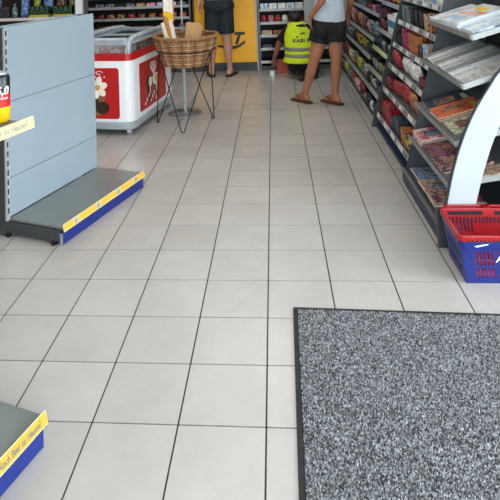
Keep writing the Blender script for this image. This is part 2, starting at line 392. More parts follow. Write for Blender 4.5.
# ------------------------------------------------------------------ ice cream freezer
def freezer():
    t = thing('ice_cream_freezer', 'white and red chest freezer with glass top and ice cream pictures', 'freezer', (-1.262, 3.315, 0), math.radians(-8.2))
    W, D = .60, 1.22
    out = rrect(-W, 0, 0, D, .085, 6); inn = rrect(-W-.006, .006, -.006, D+.006, .09, 6)
    def ring(nm, z0, z1, mt, poly=out, bev=.004): return MB().prism(poly, z0, z1).build(nm, mt, t, smooth=True, bevel=bev)
    ring('plinth', .055, .125, M_mgrey if False else mat('freezer_grey', '9aa3a8', .4, .1), inn, .012)
    ring('body', .125, .69, M_white)
    # hollow red band and glass surround
    def hollow(nm, z0, z1, mt, th, poly_o=None, off=0):
        o = rrect(-W-off, off, -off, D+off, .085+off, 6); i = rrect(-W+th, -th, th, D-th, .085-th*.7, 6); n = len(o)
        v = [(x, y, z0) for x, y in o]+[(x, y, z1) for x, y in o]+[(x, y, z0) for x, y in i]+[(x, y, z1) for x, y in i]
        f = []
        for k in range(n):
            q = (k+1) % n; f += [(k, q, q+n, k+n), (k+n, q+n, q+3*n, k+3*n), (q+2*n, k+2*n, k+3*n, q+3*n), (q, k, k+2*n, q+2*n)]
        return MB().add(v, f).build(nm, mt, t, smooth=True)
    hollow('red_band', .69, .757, M_red, .04, off=.002)
    hollow('glass_wall', .757, .84, glass_mat('freezer_glass', (.88, .93, .95), .12), .006)
    fr = mat('lid_frame_grey', 'a7b1ba', .35, .2)
    hollow('lid_frame', .84, .872, fr, .05)
    box('front_frame_bar', -W+.05, -.05, .0, .06, .845, .898, fr, t, .01)
    box('lid_glass', -W+.05, -.05, .05, D*.5, .846, .850, MATS['freezer_glass'], t)
    box('lid_glass', -W+.05, -.05, D*.5, D-.05, .852, .856, MATS['freezer_glass'], t)
    # the raised curved side rails of the sliding lid
    for x in (-W+.03, -.03):
        P = [(x, .01, .80), (x, .02, .86), (x, .10, .89), (x, .5, .90), (x, .9, .895), (x, D-.04, .875)]
        MB().tube([Vector(p) for p in P], .026, 10).build('side_rail', fr, t, smooth=True)
    box('lid_crossbar', -W+.05, -.05, D*.5-.015, D*.5+.015, .852, .868, fr, t, .003)
    for x, y in ((-.02-.01, .02), (-W+.03, .02)): MB().tube([(x, y, .757), (x, y, .84)], .022, 10).build('corner_post', fr, t, smooth=True)
    box('inner_lining', -W+.041, -.041, .041, D-.041, .60+.091, .70, M_white, t)
    # wire basket fronts with the pale pink boxes inside
    for k in range(4):
        b = box('ice_box', -W+.06, -.06, .06+k*.28, .06+k*.28+.24, .701, .80 if k == 0 else .74, [print_mat('ice_box_pink', ['d9b5b0', 'e8d8d2', 'c98d86', 'f0ece8'], 14), print_mat('ice_box_brown', ['5a3a2c', '7a5644', '3a261e', 'a88a78'], 14)][k > 0], t, .004)
    # castors
    for x in (-.08, -W+.08):
        for y in (.1, D-.1):
            MB().tube([(x-.012, y, .03), (x+.012, y, .03)], .03, 14).build('castor', M_white, t, smooth=True)
            box('castor_fork', x-.02, x+.02, y-.015, y+.015, .045, .062, M_mgrey, t)
    # pictures
    def picture(axis, a0, a1, z0, z1, heart):
        s = .0
        def P(poly, depth, d0, nm, mt, par):
            return (MB().prism(poly, -depth, -d0, 'y') if axis == 'front' else MB().prism([(a, z) for a, z in poly], d0, depth, 'x')).build(nm, mt, par)
        bd = P(rrect(a0, a1, z0, z1, .028), .0035, -.001, 'picture_panel', M_red, t)
        cx = (a0+a1)/2; k = 1
        wh = M_white; cone = mat('wafer_brown', '8a5a34', .6); choc = mat('chocolate', '2e1a14', .4); cream = mat('vanilla', 'e9e1d0', .4); gold = mat('caramel', 'c99a4a', .4)
        if not heart:
            cz = z0+(z1-z0)*.60
            P([(cx-.075, cz-.02), (cx+.075, cz-.03), (cx+.02, z0+.03), (cx-.045, z0+.03)], .0040, .003, 'print_cone', cone, bd)
            P(disc(cx+.035, z0+.10, .07, .06), .0043, .003, 'print_chocolate', choc, bd)
            P(disc(cx-.045, z0+.14, .05, .05), .0044, .003, 'print_chocolate', choc, bd)
            for q in range(6):
                an = q*PI/3+.3; P(disc(cx-.01+.058*math.cos(an), cz+.005+.062*math.sin(an), .043, .031, 14, an), .0048+.0002*q, .003, 'print_petal', cream, bd)
            P(disc(cx-.01, cz+.005, .026), .0064, .003, 'print_caramel', gold, bd)
            for q in range(3): P(disc(cx-.03+.045*q, z1-.085+.006*(q % 2), .007), .0045, .003, 'print_dot', cream, bd)
            pth = [(cx+.01+.035*math.cos(u), z1-.045+.014*math.sin(u)) for u in [i*.5 for i in range(11)]]
            g = MB()
            for i in range(10):
                g.tube([(pth[i][0], -.004, pth[i][1]), (pth[i+1][0], -.004, pth[i+1][1])], .003, 5)
            g.build('print_script', wh, bd)
        else:
            cz = z0+(z1-z0)*.80
            g = MB()
            def hp(u, sc): # heart outline
                x = 16*math.sin(u)**3; y = 13*math.cos(u)-5*math.cos(2*u)-2*math.cos(3*u)-math.cos(4*u); return (x*sc, y*sc)
            for sc, r in ((.0042, .007), (.0021, .006)):
                pts = [hp(2*PI*i/28, sc) for i in range(28)]
                g.tube([(.004, cx+.0+x*1.15, cz+y+(-.004 if sc < .003 else 0)) for x, y in pts], r*.75, 6, True)
            g.build('heart_emblem', wh, bd)
            tm = text_mesh('Langnese', .034, 0, .0006, .0004, 'CENTER')
            link('lettering', tm, wh, bd, 0, (.0042, cx, cz-.115), (PI/2, 0, PI/2))
            for ox, c, sc in ((-.12, choc, 1.0), (.06, cone, 1.0)):
                P([(cx+ox-.085, z0+.22), (cx+ox+.085, z0+.22), (cx+ox+.03, z0+.035), (cx+ox-.01, z0+.035)], .0042, .003, 'print_cone', c, bd)
                P(disc(cx+ox, z0+.24, .088, .06), .0046, .003, 'print_ice_cream', choc if c is choc else cream, bd)
                P(disc(cx+ox+.025, z0+.235, .045, .05), .0050, .003, 'print_ice_cream', cream if c is choc else gold, bd)
                P(disc(cx+ox+.02, z0+.16, .012, .05), .0051, .003, 'print_highlight', cream, bd)
            for q in range(7): P(disc(cx-.24+.05*q, z0+.05+.03*(q % 3), .012, .02), .0045, .003, 'print_drop', cream, bd)
    picture('front', -W+.06, -.128, .155, .625, False)
    picture('side', .19, .95, .17, .63, True)
freezer()

# ------------------------------------------------------------------ wicker basket on wire stand
def wicker():
    cx, cy = -.795, 3.67
    t = thing('wire_basket_stand', 'black wire hairpin stand holding the wicker basket', 'stand', (cx, cy, 0))
    wm = mat('black_wire', '1a1a1b', .4, .5)
    R = .295; zh = .735
    MB().tube([(R*math.cos(2*PI*i/40), R*math.sin(2*PI*i/40), zh) for i in range(40)], .006, 6, True).build('hoop', wm, t, smooth=True)
    feet = [(-93, .29), (167, .33), (42, .30)]; tops = [-30, 215, 105]
    pair = [(0, 0), (0, 1), (1, 1), (1, 2), (2, 2), (2, 0)]
    for k, (a, r) in enumerate(feet):
        fx, fy = r*math.cos(math.radians(a)), r*math.sin(math.radians(a))
        pts = []
        tp = [tops[j] for i, j in pair if i == k]
        A0, B0 = [Vector((R*math.cos(math.radians(q)), R*math.sin(math.radians(q)), zh)) for q in tp]
        dd = (B0-A0); dd.z = 0; dd.normalize()
        path = [A0, Vector((fx, fy, .012))-dd*.012, Vector((fx, fy, .006)), Vector((fx, fy, .012))+dd*.012, B0]
        MB().tube(path, .0055, 6).build('leg', wm, t, smooth=True)
    b = thing('wicker_basket', 'round brown wicker basket sitting in the black wire stand', 'basket', (cx, cy, 0))
    z0, z1, r0, r1 = .585, .865, .215, .315
    cols = ['a87c54', '8a6040', 'c09a70', '744e32']
    def rad(z): return r0+(r1-r0)*((z-z0)/(z1-z0))**.8
    MB().lathe([(0.0, z0), (r0-.01, z0), (r0-.005, z0+.012), (0.0, z0+.012)], 28).build('base', mat('wicker_base', '7a5a3a', .7), b)
    NS = 28
    for k in range(NS):
        a = 2*PI*k/NS
        MB().tube([(rad(z)*math.cos(a), rad(z)*math.sin(a), z) for z in [z0+(z1-z0)*i/6 for i in range(7)]], .008, 6).build('stake', mat('willow_%d' % (k % 4), cols[k % 4], .55, var=.2, scale=40), b, smooth=True)
    NR = 22
    for k in range(NR):
        z = z0+.016+(z1-z0-.04)*k/(NR-1); n = NS*4
        MB().tube([((rad(z)+.006*math.cos(NS/2*2*PI*i/n+PI*(k % 2)))*math.cos(2*PI*i/n), (rad(z)+.006*math.cos(NS/2*2*PI*i/n+PI*(k % 2)))*math.sin(2*PI*i/n), z) for i in range(n)], .0068, 5, True).build('weaver', mat('willow_%d' % ((k*3) % 4), cols[(k*3) % 4]), b, smooth=True)
    for dz, ph in ((0, 0), (.012, PI)):
        n = 96
        MB().tube([((r1+.008*math.cos(24*2*PI*i/n+ph))*math.cos(2*PI*i/n), (r1+.008*math.cos(24*2*PI*i/n+ph))*math.sin(2*PI*i/n), z1+dz*.4+.007*math.sin(24*2*PI*i/n+ph)) for i in range(n)], .012, 6, True).build('rim', mat('willow_rim', '93683f', .55), b, smooth=True)
    # bread in paper bags
    paper = mat('white_paper', 'd9cfbd', .8, bump=.4, bscale=30); kraft = mat('kraft_paper', 'b58f62', .85, bump=.4, bscale=30)
    def bag(label, loc, rot, w, h, d, mt, tip=None):
        o = thing('bread_bag', label, 'bread', loc, rot=rot, group='paper bags in the wicker basket')
        mb = MB(); rings = 7; n = 12; v = []; f = []
        for i in range(rings):
            z = h*i/(rings-1); k = 1-.75*(i/(rings-1))**2 if i > 0 else .9
            for j in range(n):
                a = 2*PI*j/n; c, s_ = math.cos(a), math.sin(a)
                v.append((w/2*math.copysign(abs(c)**.5, c)*(1+.03*math.sin(i*3+j)), d/2*k*math.copysign(abs(s_)**.6, s_)+.006*math.sin(i*2.1+j*1.7), z))
        for i in range(rings-1):
            for j in range(n): f.append((i*n+j, i*n+(j+1) % n, (i+1)*n+(j+1) % n, (i+1)*n+j))
        f += [tuple(range(n))[::-1], tuple(range((rings-1)*n, rings*n))]
        mb.add(v, f).build('paper_sleeve', mt, o, smooth=True)
        if tip:
            mb = MB().tube([(0, 0, .03), (0, 0, h*.7), (0.0, .0, h+.03), (0, 0, h+.06)], [.024, .028, .024, .008], 10); mb.build('loaf', mat('bread_crust', 'b07a3c', .7, var=.25, scale=25), o, smooth=True)
    bag('white paper bread bag leaning left in the wicker basket', (-.90, 3.70, .60), (.05, -.22, .3), .12, .42, .06, paper, True)
    bag('brown striped bread bag standing beside the white one in the basket', (-.955, 3.80, .60), (.0, -.10, -.2), .07, .40, .05, mat('brown_bag', '6e4a35', .8))
    bag('tan kraft bread bag on the right side of the wicker basket', (-.775, 3.78, .60), (-.1, .14, .1), .17, .38, .07, kraft)
    # promotional card
    c = thing('promotional_card', 'narrow white, yellow and red card on a thin stick above the basket', 'sign', (-.997, 3.87, .60), rotz=-.1)
    MB().tube([(0, 0, 0), (0, 0, .42)], .004, 6).build('stick', M_alu, c)
    bd = box('card', -.058, .058, -.004, .004, .385, .80, mat('card_white', 'ece8dc', .5), c, .001)
    box('red_border', -.058, -.052, -.0052, -.004, .385, .80, M_red, bd); box('red_border', .048, .058, -.0052, -.004, .385, .80, mat('card_orange', 'd9542a', .5), bd)
    MB().prism([(-.052, .385), (.048, .385), (.048, .47), (.01, .49), (-.052, .50)], -.0055, -.004, 'y').build('yellow_print', mat('card_yellow', 'f0bd2c', .5), bd)
    MB().prism([(-.052, .70), (-.02, .68), (.048, .70), (.048, .74), (-.052, .76)], -.0055, -.004, 'y').build('yellow_print', mat('card_yellow', 'f0bd2c', .5), bd)
    # pole sign stand
    p = thing('pole_stand', 'grey metal pole on a round foot behind the wicker basket', 'stand', (-.90, 4.12, 0))
    MB().lathe([(.175, 0), (.175, .006), (.16, .012), (.03, .02), (.02, .03)], 36).build('round_foot', mat('foot_steel', '8f9395', .3, .7), p, smooth=True)
    MB().tube([(0, 0, .02), (0, 0, .92)], .019, 14).build('lower_pole', M_lgrey, p, smooth=True)
    MB().tube([(0, 0, .92), (0, 0, 1.45)], .009, 12).build('upper_pole', M_alu, p, smooth=True)
    MB().lathe([(.019, .91), (.022, .915), (.022, .94), (.01, .945)], 14).build('collar', M_mgrey, p)
    box('sign_holder', -.15, .15, -.008, .008, 1.45, 1.85, M_white, p, .003)
wicker()

# ------------------------------------------------------------------ item builders (products)
def bag_mesh(w, h, d):
    v = []; f = []; nx, nz = 6, 7
    for side in (-1, 1):
        for i in range(nz+1):
            for j in range(nx+1):
                u = j/nx*2-1; q = i/nz
                th = d/2*(1-abs(u)**5)*min(1, 4.5*q, 4.5*(1-q))**.6
                v.append((u*w/2*(1-.06*math.sin(PI*q)), side*th+.0015*math.sin(9*u+5*q), q*h))
    n1 = (nx+1)*(nz+1)
    for side in (0, 1):
        for i in range(nz):
            for j in range(nx):
                a = side*n1+i*(nx+1)+j; q = (a, a+1, a+nx+2, a+nx+1); f.append(q if side == 0 else q[::-1])
    for i in range(nz):
        for j in (0, nx):
            a = i*(nx+1)+j; q = (a, a+nx+1, a+nx+1+n1, a+n1); f.append(q)
    mb = MB(); mb.add(v, f); me = mb.mesh('bag', True); return me
MESH = {}
def cached(key, fn):
    if key not in MESH: MESH[key] = fn()
    return MESH[key]
def put(name, me, mt, loc, rot, label, cat, group=None):
    key = (me.name, mt.name)
    if key not in MESH:
        m2 = me.copy(); m2.materials.clear(); m2.materials.append(mt); MESH[key] = m2
    o = bpy.data.objects.new(name, MESH[key]); COL.objects.link(o); o.location = loc; o.rotation_euler = rot
    return tag(o, label, cat, group)
def box_mesh(w, d, h, bev=.003):
    mb = MB().prism(rrect(-w/2, w/2, -d/2, d/2, min(bev, w/4), 2), 0, h); return mb.mesh('carton')
def jar_mesh(r, h):
    return MB().lathe([(r*.9, 0), (r, h*.05), (r, h*.72), (r*.8, h*.82), (r*.8, h*.84), (r*.86, h*.85), (r*.86, h), (0, h)], 16).mesh('jar', True)
def bottle_mesh(r, h):
    return MB().lathe([(r*.9, 0), (r, h*.03), (r, h*.6), (r*.9, h*.68), (r*.35, h*.82), (r*.35, h*.93), (r*.42, h*.94), (r*.42, h), (0, h)], 16).mesh('bottle', True)

# ------------------------------------------------------------------ leaning wall shelves on the right
X0, K = .955, .285          # front edge: x = X0 + K z
XB = 1.56
def side_panel(par, y0, y1, zt=1.5, off=-.012, mt=None):
    MB().prism([(X0+off-.01, .0), (X0+off+K*zt, zt), (XB, zt), (XB, 0)], y0, y1, 'y').build('side_panel', mt or M_dgrey, par, bevel=.003)
def bay(label, name, y0, y1, zs, railmt, ticket_w, back='33373a'):
    t = thing(name, label, 'shelf', (0, 0, 0))
    box('back_panel', XB-.02, XB, y0, y1, .02, 1.5, mat('back_'+back, back, .6), t)
    box('plinth', X0+.02, XB-.02, y0, y1, .0, .03, M_navy, t)
    for k, z in enumerate(zs):
        xf = X0+K*z
        sh = box('shelf', xf+.004, XB-.02, y0+.004, y1-.004, z-.014, z, M_mgrey, t)
        rl = MB().prism([(xf-.006, z-.02), (xf+.004, z+.022), (xf+.008, z+.022), (xf-.001, z-.02)], y0+.006, y1-.006, 'y').build('price_rail', railmt[k % len(railmt)], sh)
        if ticket_w:
            y = y0+.02; q = 0
            while y+ticket_w < y1-.02:
                if (q*7+k*3) % 5 != 0:
                    MB().prism([(xf-.0068, z-.014), (xf+.0018, z+.017), (xf+.003, z+.017), (xf-.005, z-.014)], y, y+ticket_w, 'y').build('ticket', [M_ticket, M_mgrey, mat('ticket_grey', '6c6f70', .6), M_ticket][(q+k) % 4], sh)
                y += ticket_w*1.35; q += 1
    return t
rail_l = mat('rail_pale', 'b2b6b8', .35, .3); rail_g = mat('rail_green', 'b7c89a', .5); rail_b = mat('rail_bluish', '9aa7b8', .35)
ZA1 = [.035, .235, .48, .67, .925, 1.09]; ZA2 = [.035, .235, .40, .61, .80, 1.075]; ZB = [.12, .355, .565, .755, .96, 1.17]
YA0, YA, YB, YC = 6.40, 4.40, 3.50, 2.17
a1 = bay('far snack shelf bay with crisps beside the back wall', 'snack_shelf', YA, YA0, ZA1, [rail_l, rail_l, rail_l, rail_l, rail_b, rail_b], 0)
side_panel(a1, YA0, YA0+.03)
a2 = bay('snack shelf bay in the middle with the pale green price rail', 'snack_shelf', YB+.03, YA, ZA2, [rail_l, rail_l, rail_l, rail_g, rail_l, rail_b], 0)
bb = bay('sweets shelf bay next to the magazine rack, with square price tickets', 'snack_shelf', YC+.03, YB, ZB, [rail_l], .055)
side_panel(bb, YB, YB+.03)

CR = {'red': ['961a24', 'b83038', '5e1018', 'd8b8a8'], 'orange': ['b8562a', 'c8824a', '7a3420', 'd8c4a4'], 'brown': ['6a4634', '94694c', '3e2a20', 'b89a80'],
      'yellow': ['8a7a2c', '1c1c18', 'c4b048', '38341c'], 'pink': ['cf8a90', 'e6bcbc', 'a0505e', 'f0e4e0'], 'purple': ['5a2a48', '7c4a66', '3c1c34', 'b89aa8'],
      'white': ['d8d6d2', 'b8bcc2', 'efeeea', '8a98a8'], 'navy': ['1c2438', '39455c', '10141e', 'c8ccd4'], 'green': ['4a6a34', '8a9a58', '2c3c20', 'c8cca0'],
      'maroon': ['5e1a26', '8a2c3a', '38121a', 'b88a8a'], 'grey': ['5e6468', '8a9092', '3a3e42', 'c4c6c6'], 'black': ['15161a', '2c2e34', '0c0c0e', '7a7c80'],
      'tan': ['b89468', 'd6bc94', '8a6a44', 'ece0c8'], 'lilac': ['a89ab0', 'c8bccc', '7c6e86', 'e4dee6'], 'blue': ['4a78c0', '8aaae0', '2c4c90', 'dce8f0'], 'lime': ['b8c83a', 'd8e070', '7a8c22', 'f0f2c8'],
      'magenta': ['8c1c50', 'b8447a', '5a1234', 'e0b4c8'], 'teal': ['4a6c70', '7c989a', '2c4448', 'c4d0d0'], 'paleblue': ['a8c4dc', 'd6e4ee', '6c94b8', 'f2f6f8']}
def pm(c): return print_mat('print_'+c, CR[c], 30)
def fill(phrase, y_near, y_far, z, specs, group, front=.03):
    """specs from the near end to the far end: (kind, colour, width, height, depth)"""
    tot = sum(s[2] for s in specs); gap = ((y_far-y_near)-tot)/(len(specs)+1)
    y = y_near+gap; cnt = {}
    kinds = {'bag': 'snack bag', 'carton': 'carton', 'jar': 'jar', 'pouch': 'sweet pouch'}
    for i, (k, c, wd, h, d) in enumerate(specs):
        yc = y+wd/2; y += wd+gap
        xf = X0+K*z+front
        lab = '%s %s, %s from near end, %s' % (c, kinds[k], ORD[i], phrase)
        if k in ('bag', 'pouch'):
            me = cached(('bag', round(wd, 3), h, d), lambda: bag_mesh(wd, h, d)); lean = .26
            ob = put(kinds[k].replace(' ', '_'), me, pm(c), (xf+d/2+random.uniform(0, .03), yc, z+.001), (lean+random.uniform(-.12, .12), 0, PI/2*-1+random.uniform(-.16, .16)), lab, 'snack' if k == 'bag' else 'sweets', group); ob.scale = (.96, random.uniform(.85, 1), random.uniform(.82, 1.04))
        elif k == 'jar':
            me = cached(('jar', wd, h), lambda: jar_mesh(wd/2, h)); put('jar', me, pm(c), (xf+wd/2, yc, z+.0005), (0, 0, 0), lab, 'jar', group)
        else:
            me = cached(('carton', round(wd, 3), d, h), lambda: box_mesh(wd, d, h))
            put('carton', me, pm(c), (xf+d/2, yc, z+.0005), (0, 0, PI/2), lab, 'box', group)
def row(kind, cols, wd, h, d): return [(kind, c, wd, h, d) for c in cols]
SH = ['bottom shelf', 'second shelf up', 'third shelf up', 'fourth shelf up', 'fifth shelf up', 'top shelf']
def ph(k, b): return SH[k]+', '+b
FA, MA, NB = 'far snack bay', 'middle snack bay', 'sweets bay'
fill(ph(0, FA), YA, YA0-.06, ZA1[0], row('bag', ['maroon', 'maroon', 'pink', 'pink', 'navy', 'red', 'orange', 'teal', 'yellow', 'yellow', 'navy', 'lime', 'grey', 'grey', 'brown'], .105, .17, .08), 'snack bags in the far bay')
fill(ph(1, FA), YA, YA0-.06, ZA1[1], row('bag', ['lilac', 'teal', 'yellow', 'lime', 'lime', 'brown', 'grey', 'teal', 'tan', 'yellow', 'teal', 'brown', 'maroon', 'maroon', 'grey'], .105, .19, .08), 'snack bags in the far bay')
fill(ph(2, FA), YA, YA0-.06, ZA1[2], row('bag', ['black', 'black', 'brown', 'yellow', 'yellow', 'brown', 'yellow', 'brown', 'yellow', 'black', 'black', 'yellow', 'grey', 'grey', 'teal'], .105, .15, .08), 'snack bags in the far bay')
fill(ph(3, FA), YA, YA0-.06, ZA1[3], row('bag', ['teal', 'teal', 'brown', 'pink', 'black', 'orange', 'maroon', 'grey', 'lime', 'orange', 'black', 'brown', 'orange', 'navy', 'pink'], .105, .20, .09), 'snack bags in the far bay')
fill(ph(4, FA), YA, YA0-.06, ZA1[4], row('carton', ['purple', 'maroon', 'lilac', 'red', 'maroon', 'purple', 'teal', 'grey', 'teal', 'black'], .15, .075, .12), 'sweet boxes in the far bay')
fill(ph(5, FA), YA, YA0-.06, ZA1[5], row('carton', ['navy', 'grey', 'black', 'navy', 'teal', 'grey'], .2, .12, .12), 'sweet boxes in the far bay')
fill(ph(0, MA), YB+.03, YA, ZA2[0], row('bag', ['navy', 'navy', 'navy', 'white', 'navy', 'black', 'grey', 'black'], .095, .13, .06), 'snack bags in the middle bay')
fill(ph(1, MA), YB+.03, YA, ZA2[1], row('bag', ['grey', 'navy', 'black', 'navy', 'lilac', 'yellow', 'grey', 'black'], .095, .12, .05), 'snack bags in the middle bay')
fill(ph(2, MA), YB+.03, YA, ZA2[2], row('bag', ['grey', 'maroon', 'green', 'pink', 'grey', 'green', 'grey', 'black'], .095, .13, .06), 'snack bags in the middle bay')
fill(ph(3, MA), YB+.03, YA, ZA2[3], row('bag', ['navy', 'white', 'black', 'teal', 'navy', 'black', 'grey', 'black'], .095, .12, .06), 'snack bags in the middle bay')
fill(ph(5, MA), YB+.03, YA, ZA2[5], row('bag', ['lime', 'yellow', 'lime', 'orange', 'red', 'red', 'grey', 'black'], .095, .16, .07), 'snack bags in the middle bay')
# blue and white display box
t = thing('display_carton', 'white display carton with blue stripe on the middle snack bay', 'box', (X0+K*ZA2[4]+.03, YB+.05, ZA2[4]+.001))
box('carton', 0, .14, .02, .36, 0, .19, M_white, t, .003); box('blue_stripe', -.002, .06, .021, .359, .07, .14, mat('stripe_blue', '2f74a8', .4), t); box('open_flap', -.004, .14, .02, .024, .19, .23, M_white, t)
fill('fifth shelf up, '+MA, YB+.46, YA, ZA2[4], row('bag', ['black', 'maroon', 'black'], .14, .14, .06), 'snack bags in the middle bay')
bx_, po = 'carton', 'pouch'
fill(ph(0, NB), YC+.03, YB, ZB[0], [(po, 'yellow', .2, .15, .075), (bx_, 'orange', .17, .12, .12), (bx_, 'navy', .2, .15, .12), (bx_, 'navy', .15, .10, .12), (bx_, 'red', .2, .17, .12), (bx_, 'maroon', .16, .14, .12)], 'sweets in the bay next to the magazines')
fill(ph(1, NB), YC+.03, YB, ZB[1], [(po, 'orange', .24, .165, .075), (po, 'orange', .2, .165, .075), (po, 'red', .25, .165, .075), (po, 'red', .25, .165, .075), (po, 'maroon', .2, .15, .075)], 'sweets in the bay next to the magazines')
fill(ph(2, NB), YC+.03, YB, ZB[2], [(bx_, 'maroon', .22, .09, .12), (po, 'white', .28, .155, .075), (po, 'white', .24, .14, .075), (po, 'red', .3, .165, .075)], 'sweets in the bay next to the magazines')
fill(ph(3, NB), YC+.03, YB, ZB[3], [(bx_, 'orange', .12, .12, .1), (bx_, 'paleblue', .13, .13, .1), (bx_, 'navy', .1, .1, .1), (bx_, 'orange', .3, .16, .12), (bx_, 'magenta', .07, .15, .08), (bx_, 'magenta', .08, .17, .08), (bx_, 'black', .2, .1, .1)], 'sweets in the bay next to the magazines')
fill(ph(4, NB), YC+.03, YB, ZB[4], [(bx_, 'white', .05, .17, .1), (bx_, 'brown', .05, .17, .1), (bx_, 'orange', .05, .16, .1), (bx_, 'tan', .12, .14, .12), (bx_, 'black', .1, .15, .12), (bx_, 'black', .1, .15, .12), (bx_, 'black', .1, .15, .12), (bx_, 'grey', .1, .15, .12), (bx_, 'teal', .12, .15, .12)], 'small books and cards in the bay next to the magazines')
fill(ph(5, NB), YC+.03, YB, ZB[5], [(bx_, 'white', .25, .16, .1), (bx_, 'paleblue', .25, .16, .1), (bx_, 'white', .25, .15, .1), (bx_, 'white', .25, .17, .1)], 'pale boxes in the bay next to the magazines')

# ------------------------------------------------------------------ magazine rack with the white curved end
def rack():
    t = thing('magazine_rack', 'grey magazine rack with white curved end panel and dark blue plinth', 'shelf', (0, 0, 0))
    y0, y1 = 1.265, YC
    side_panel(t, YC, YC+.03)
    MB().prism([(X0-.03, 0), (X0-.03+K*1.5, 1.5), (XB, 1.5), (XB, 0)], YC-.004, YC, 'y').build('side_lining', mat('lining_grey', '3e4348', .45, .2), t)
    box('back_panel', XB-.02, XB, y0, y1-.004, .02, 1.5, mat('rack_back', '2b2e31', .6), t)
    box('plinth', .924, XB-.02, y0-.012, y1-.004, 0, .075, M_navy, t, .003)
    box('plinth_rail', .922, .94, y0-.012, y1-.004, .08, .10, M_mgrey, t, .003)
    box('base_shelf', .94, XB-.02, y0, y1-.004, .075, .09, M_dgrey, t)
    out = [(.912, .0), (.935, .10), (.959, .197), (.984, .30), (1.014, .406), (1.065, .55), (1.143, .71), (1.237, .852), (1.289, .92), (1.42, 1.06), (1.56, 1.18)]
    inn = [(1.56, .98), (1.46, .89), (1.36, .775), (1.269, .639), (1.214, .524), (1.164, .389), (1.13, .28), (1.108, .196), (1.098, .1), (1.092, 0)]
    n = 10
    def sm(pts):
        r = []
        for i in range(len(pts)-1):
            p0 = pts[max(0, i-1)]; p1 = pts[i]; p2 = pts[i+1]; p3 = pts[min(len(pts)-1, i+2)]
            for q in range(4):
                u = q/4; r.append(tuple(.5*((2*p1[k])+(-p0[k]+p2[k])*u+(2*p0[k]-5*p1[k]+4*p2[k]-p3[k])*u*u+(-p0[k]+3*p1[k]-3*p2[k]+p3[k])*u**3) for k in (0, 1)))
        return r+[pts[-1]]
    o_, i_ = sm(out), sm(inn)[::-1]
    k = min(len(o_), len(i_))
    def res(p, k=40): return [p[round(i*(len(p)-1)/(k-1))] for i in range(k)]
    o_, i_ = res(o_), res(i_)
    v = []; f = []; m_ = len(o_)
    for yy in (1.232, 1.252):
        v += [(a, yy, b) for a, b in o_]+[(a, yy, b) for a, b in i_]
    for q in range(m_-1):
        f += [(q, q+1, m_+q+1, m_+q), (2*m_+q, 3*m_+q, 3*m_+q+1, 2*m_+q+1), (q, 2*m_+q, 2*m_+q+1, q+1), (m_+q, m_+q+1, 3*m_+q+1, 3*m_+q)]
    f += [(0, m_, 3*m_, 2*m_), (m_-1, 2*m_+m_-1, 3*m_+m_-1, 2*m_-1)]
    MB().add(v, f).build('curved_end_panel', mat('end_panel_white', 'aab1b8', .35, var=.02), t)
    tr = MB()
    for q in range(m_-1):
        (a, b), (c, d) = o_[q], o_[q+1]
        tr.add([(a-.007, 1.229, b), (a, 1.229, b), (a, 1.256, b), (a-.007, 1.256, b), (c-.007, 1.229, d), (c, 1.229, d), (c, 1.256, d), (c-.007, 1.256, d)], [(0,1,5,4), (1,2,6,5), (2,3,7,6), (3,0,4,7)])
    tr.build('edge_trim', M_dgrey, t)
    box('end_foot', .908, .955, 1.226, 1.262, 0, .20, M_dgrey, t, .003)
    return t, y0, y1-.004
rk, RY0, RY1 = rack()
def rshelf(z, tilt, depth, mt, railmt):
    xf = RX[z]
    sh = thing_part = bpy.data.objects.new('shelf', MB().box(0, depth, RY0+.004, RY1-.004, -.012, 0).mesh('shelf')); COL.objects.link(sh); sh.data.materials.append(mt)
    sh.parent = rk; sh.location = (xf, 0, z); sh.rotation_euler = (0, -tilt, 0)
    MB().box(-.008, 0, RY0+.004, RY1-.004, -.018, .016).build('front_lip', railmt, sh, bevel=.002)
    MB().box(0, depth, RY0, RY0+.004, -.018, .012).build('end_lip', railmt, sh)
    return xf
RS = [(1.10, .28, .36), (.835, .32, .42), (.53, .26, .48), (.31, .16, .52)]
RX = {1.10: 1.165, .835: 1.10, .53: 1.04, .31: .985}
RXF = [rshelf(z, tl, d, M_mgrey, mat('rack_lip', '8d9190', .4, .3)) for z, tl, d in RS]
def paper_mesh(w, l, th, fold=True):
    """folded paper: x = depth, y = width, rounded fold on the front edge"""
    p = [(0, th*.5), (th*.25, th*.12), (th*.7, 0), (l, 0), (l, th), (th*.7, th), (th*.25, th*.88)]
    return MB().prism(p, -w/2, w/2, 'y').mesh('paper', False)
NEWS = [news_mat('newsprint_white', 'd4d8dc', '5a6068'), news_mat('newsprint_grey', 'bcbcb8', '3a3c3e'), news_mat('newsprint_blue', 'd4dde6', '5a6c80')]
def stack(kind, shelf, yc, u0, w, l, th, n, mats, label, group, jitter=.006, yaw=0):
    """a pile lying on rack shelf number `shelf` (None = base shelf)"""
    if shelf is None: base = Vector((.955, 0, .0905)); tl = 0
    else: z, tl, d = RS[shelf]; base = Vector((RXF[shelf], 0, z))
    ux = Vector((math.cos(tl), 0, math.sin(tl))); nz = Vector((-math.sin(tl), 0, math.cos(tl)))
    me = cached(('paper', w, l, th), lambda: paper_mesh(w, l, th))
    for k in range(n):
        p = base+ux*(u0+random.uniform(-jitter, jitter))+nz*(.0006+k*(th+.0006)); p.y = yc+random.uniform(-jitter, jitter)
        pos = 'top one' if k == n-1 else 'bottom one' if k == 0 else '%s from the bottom' % ORD[k]
        r = Matrix.Rotation(-tl, 3, 'Y') @ Matrix.Rotation(yaw+random.uniform(-.02, .02), 3, 'Z')
        put(kind, me, mats[k % len(mats)] if k < n-1 else mats[-1], p, r.to_euler(), label+(', '+pos if n > 1 else ''), kind, group)
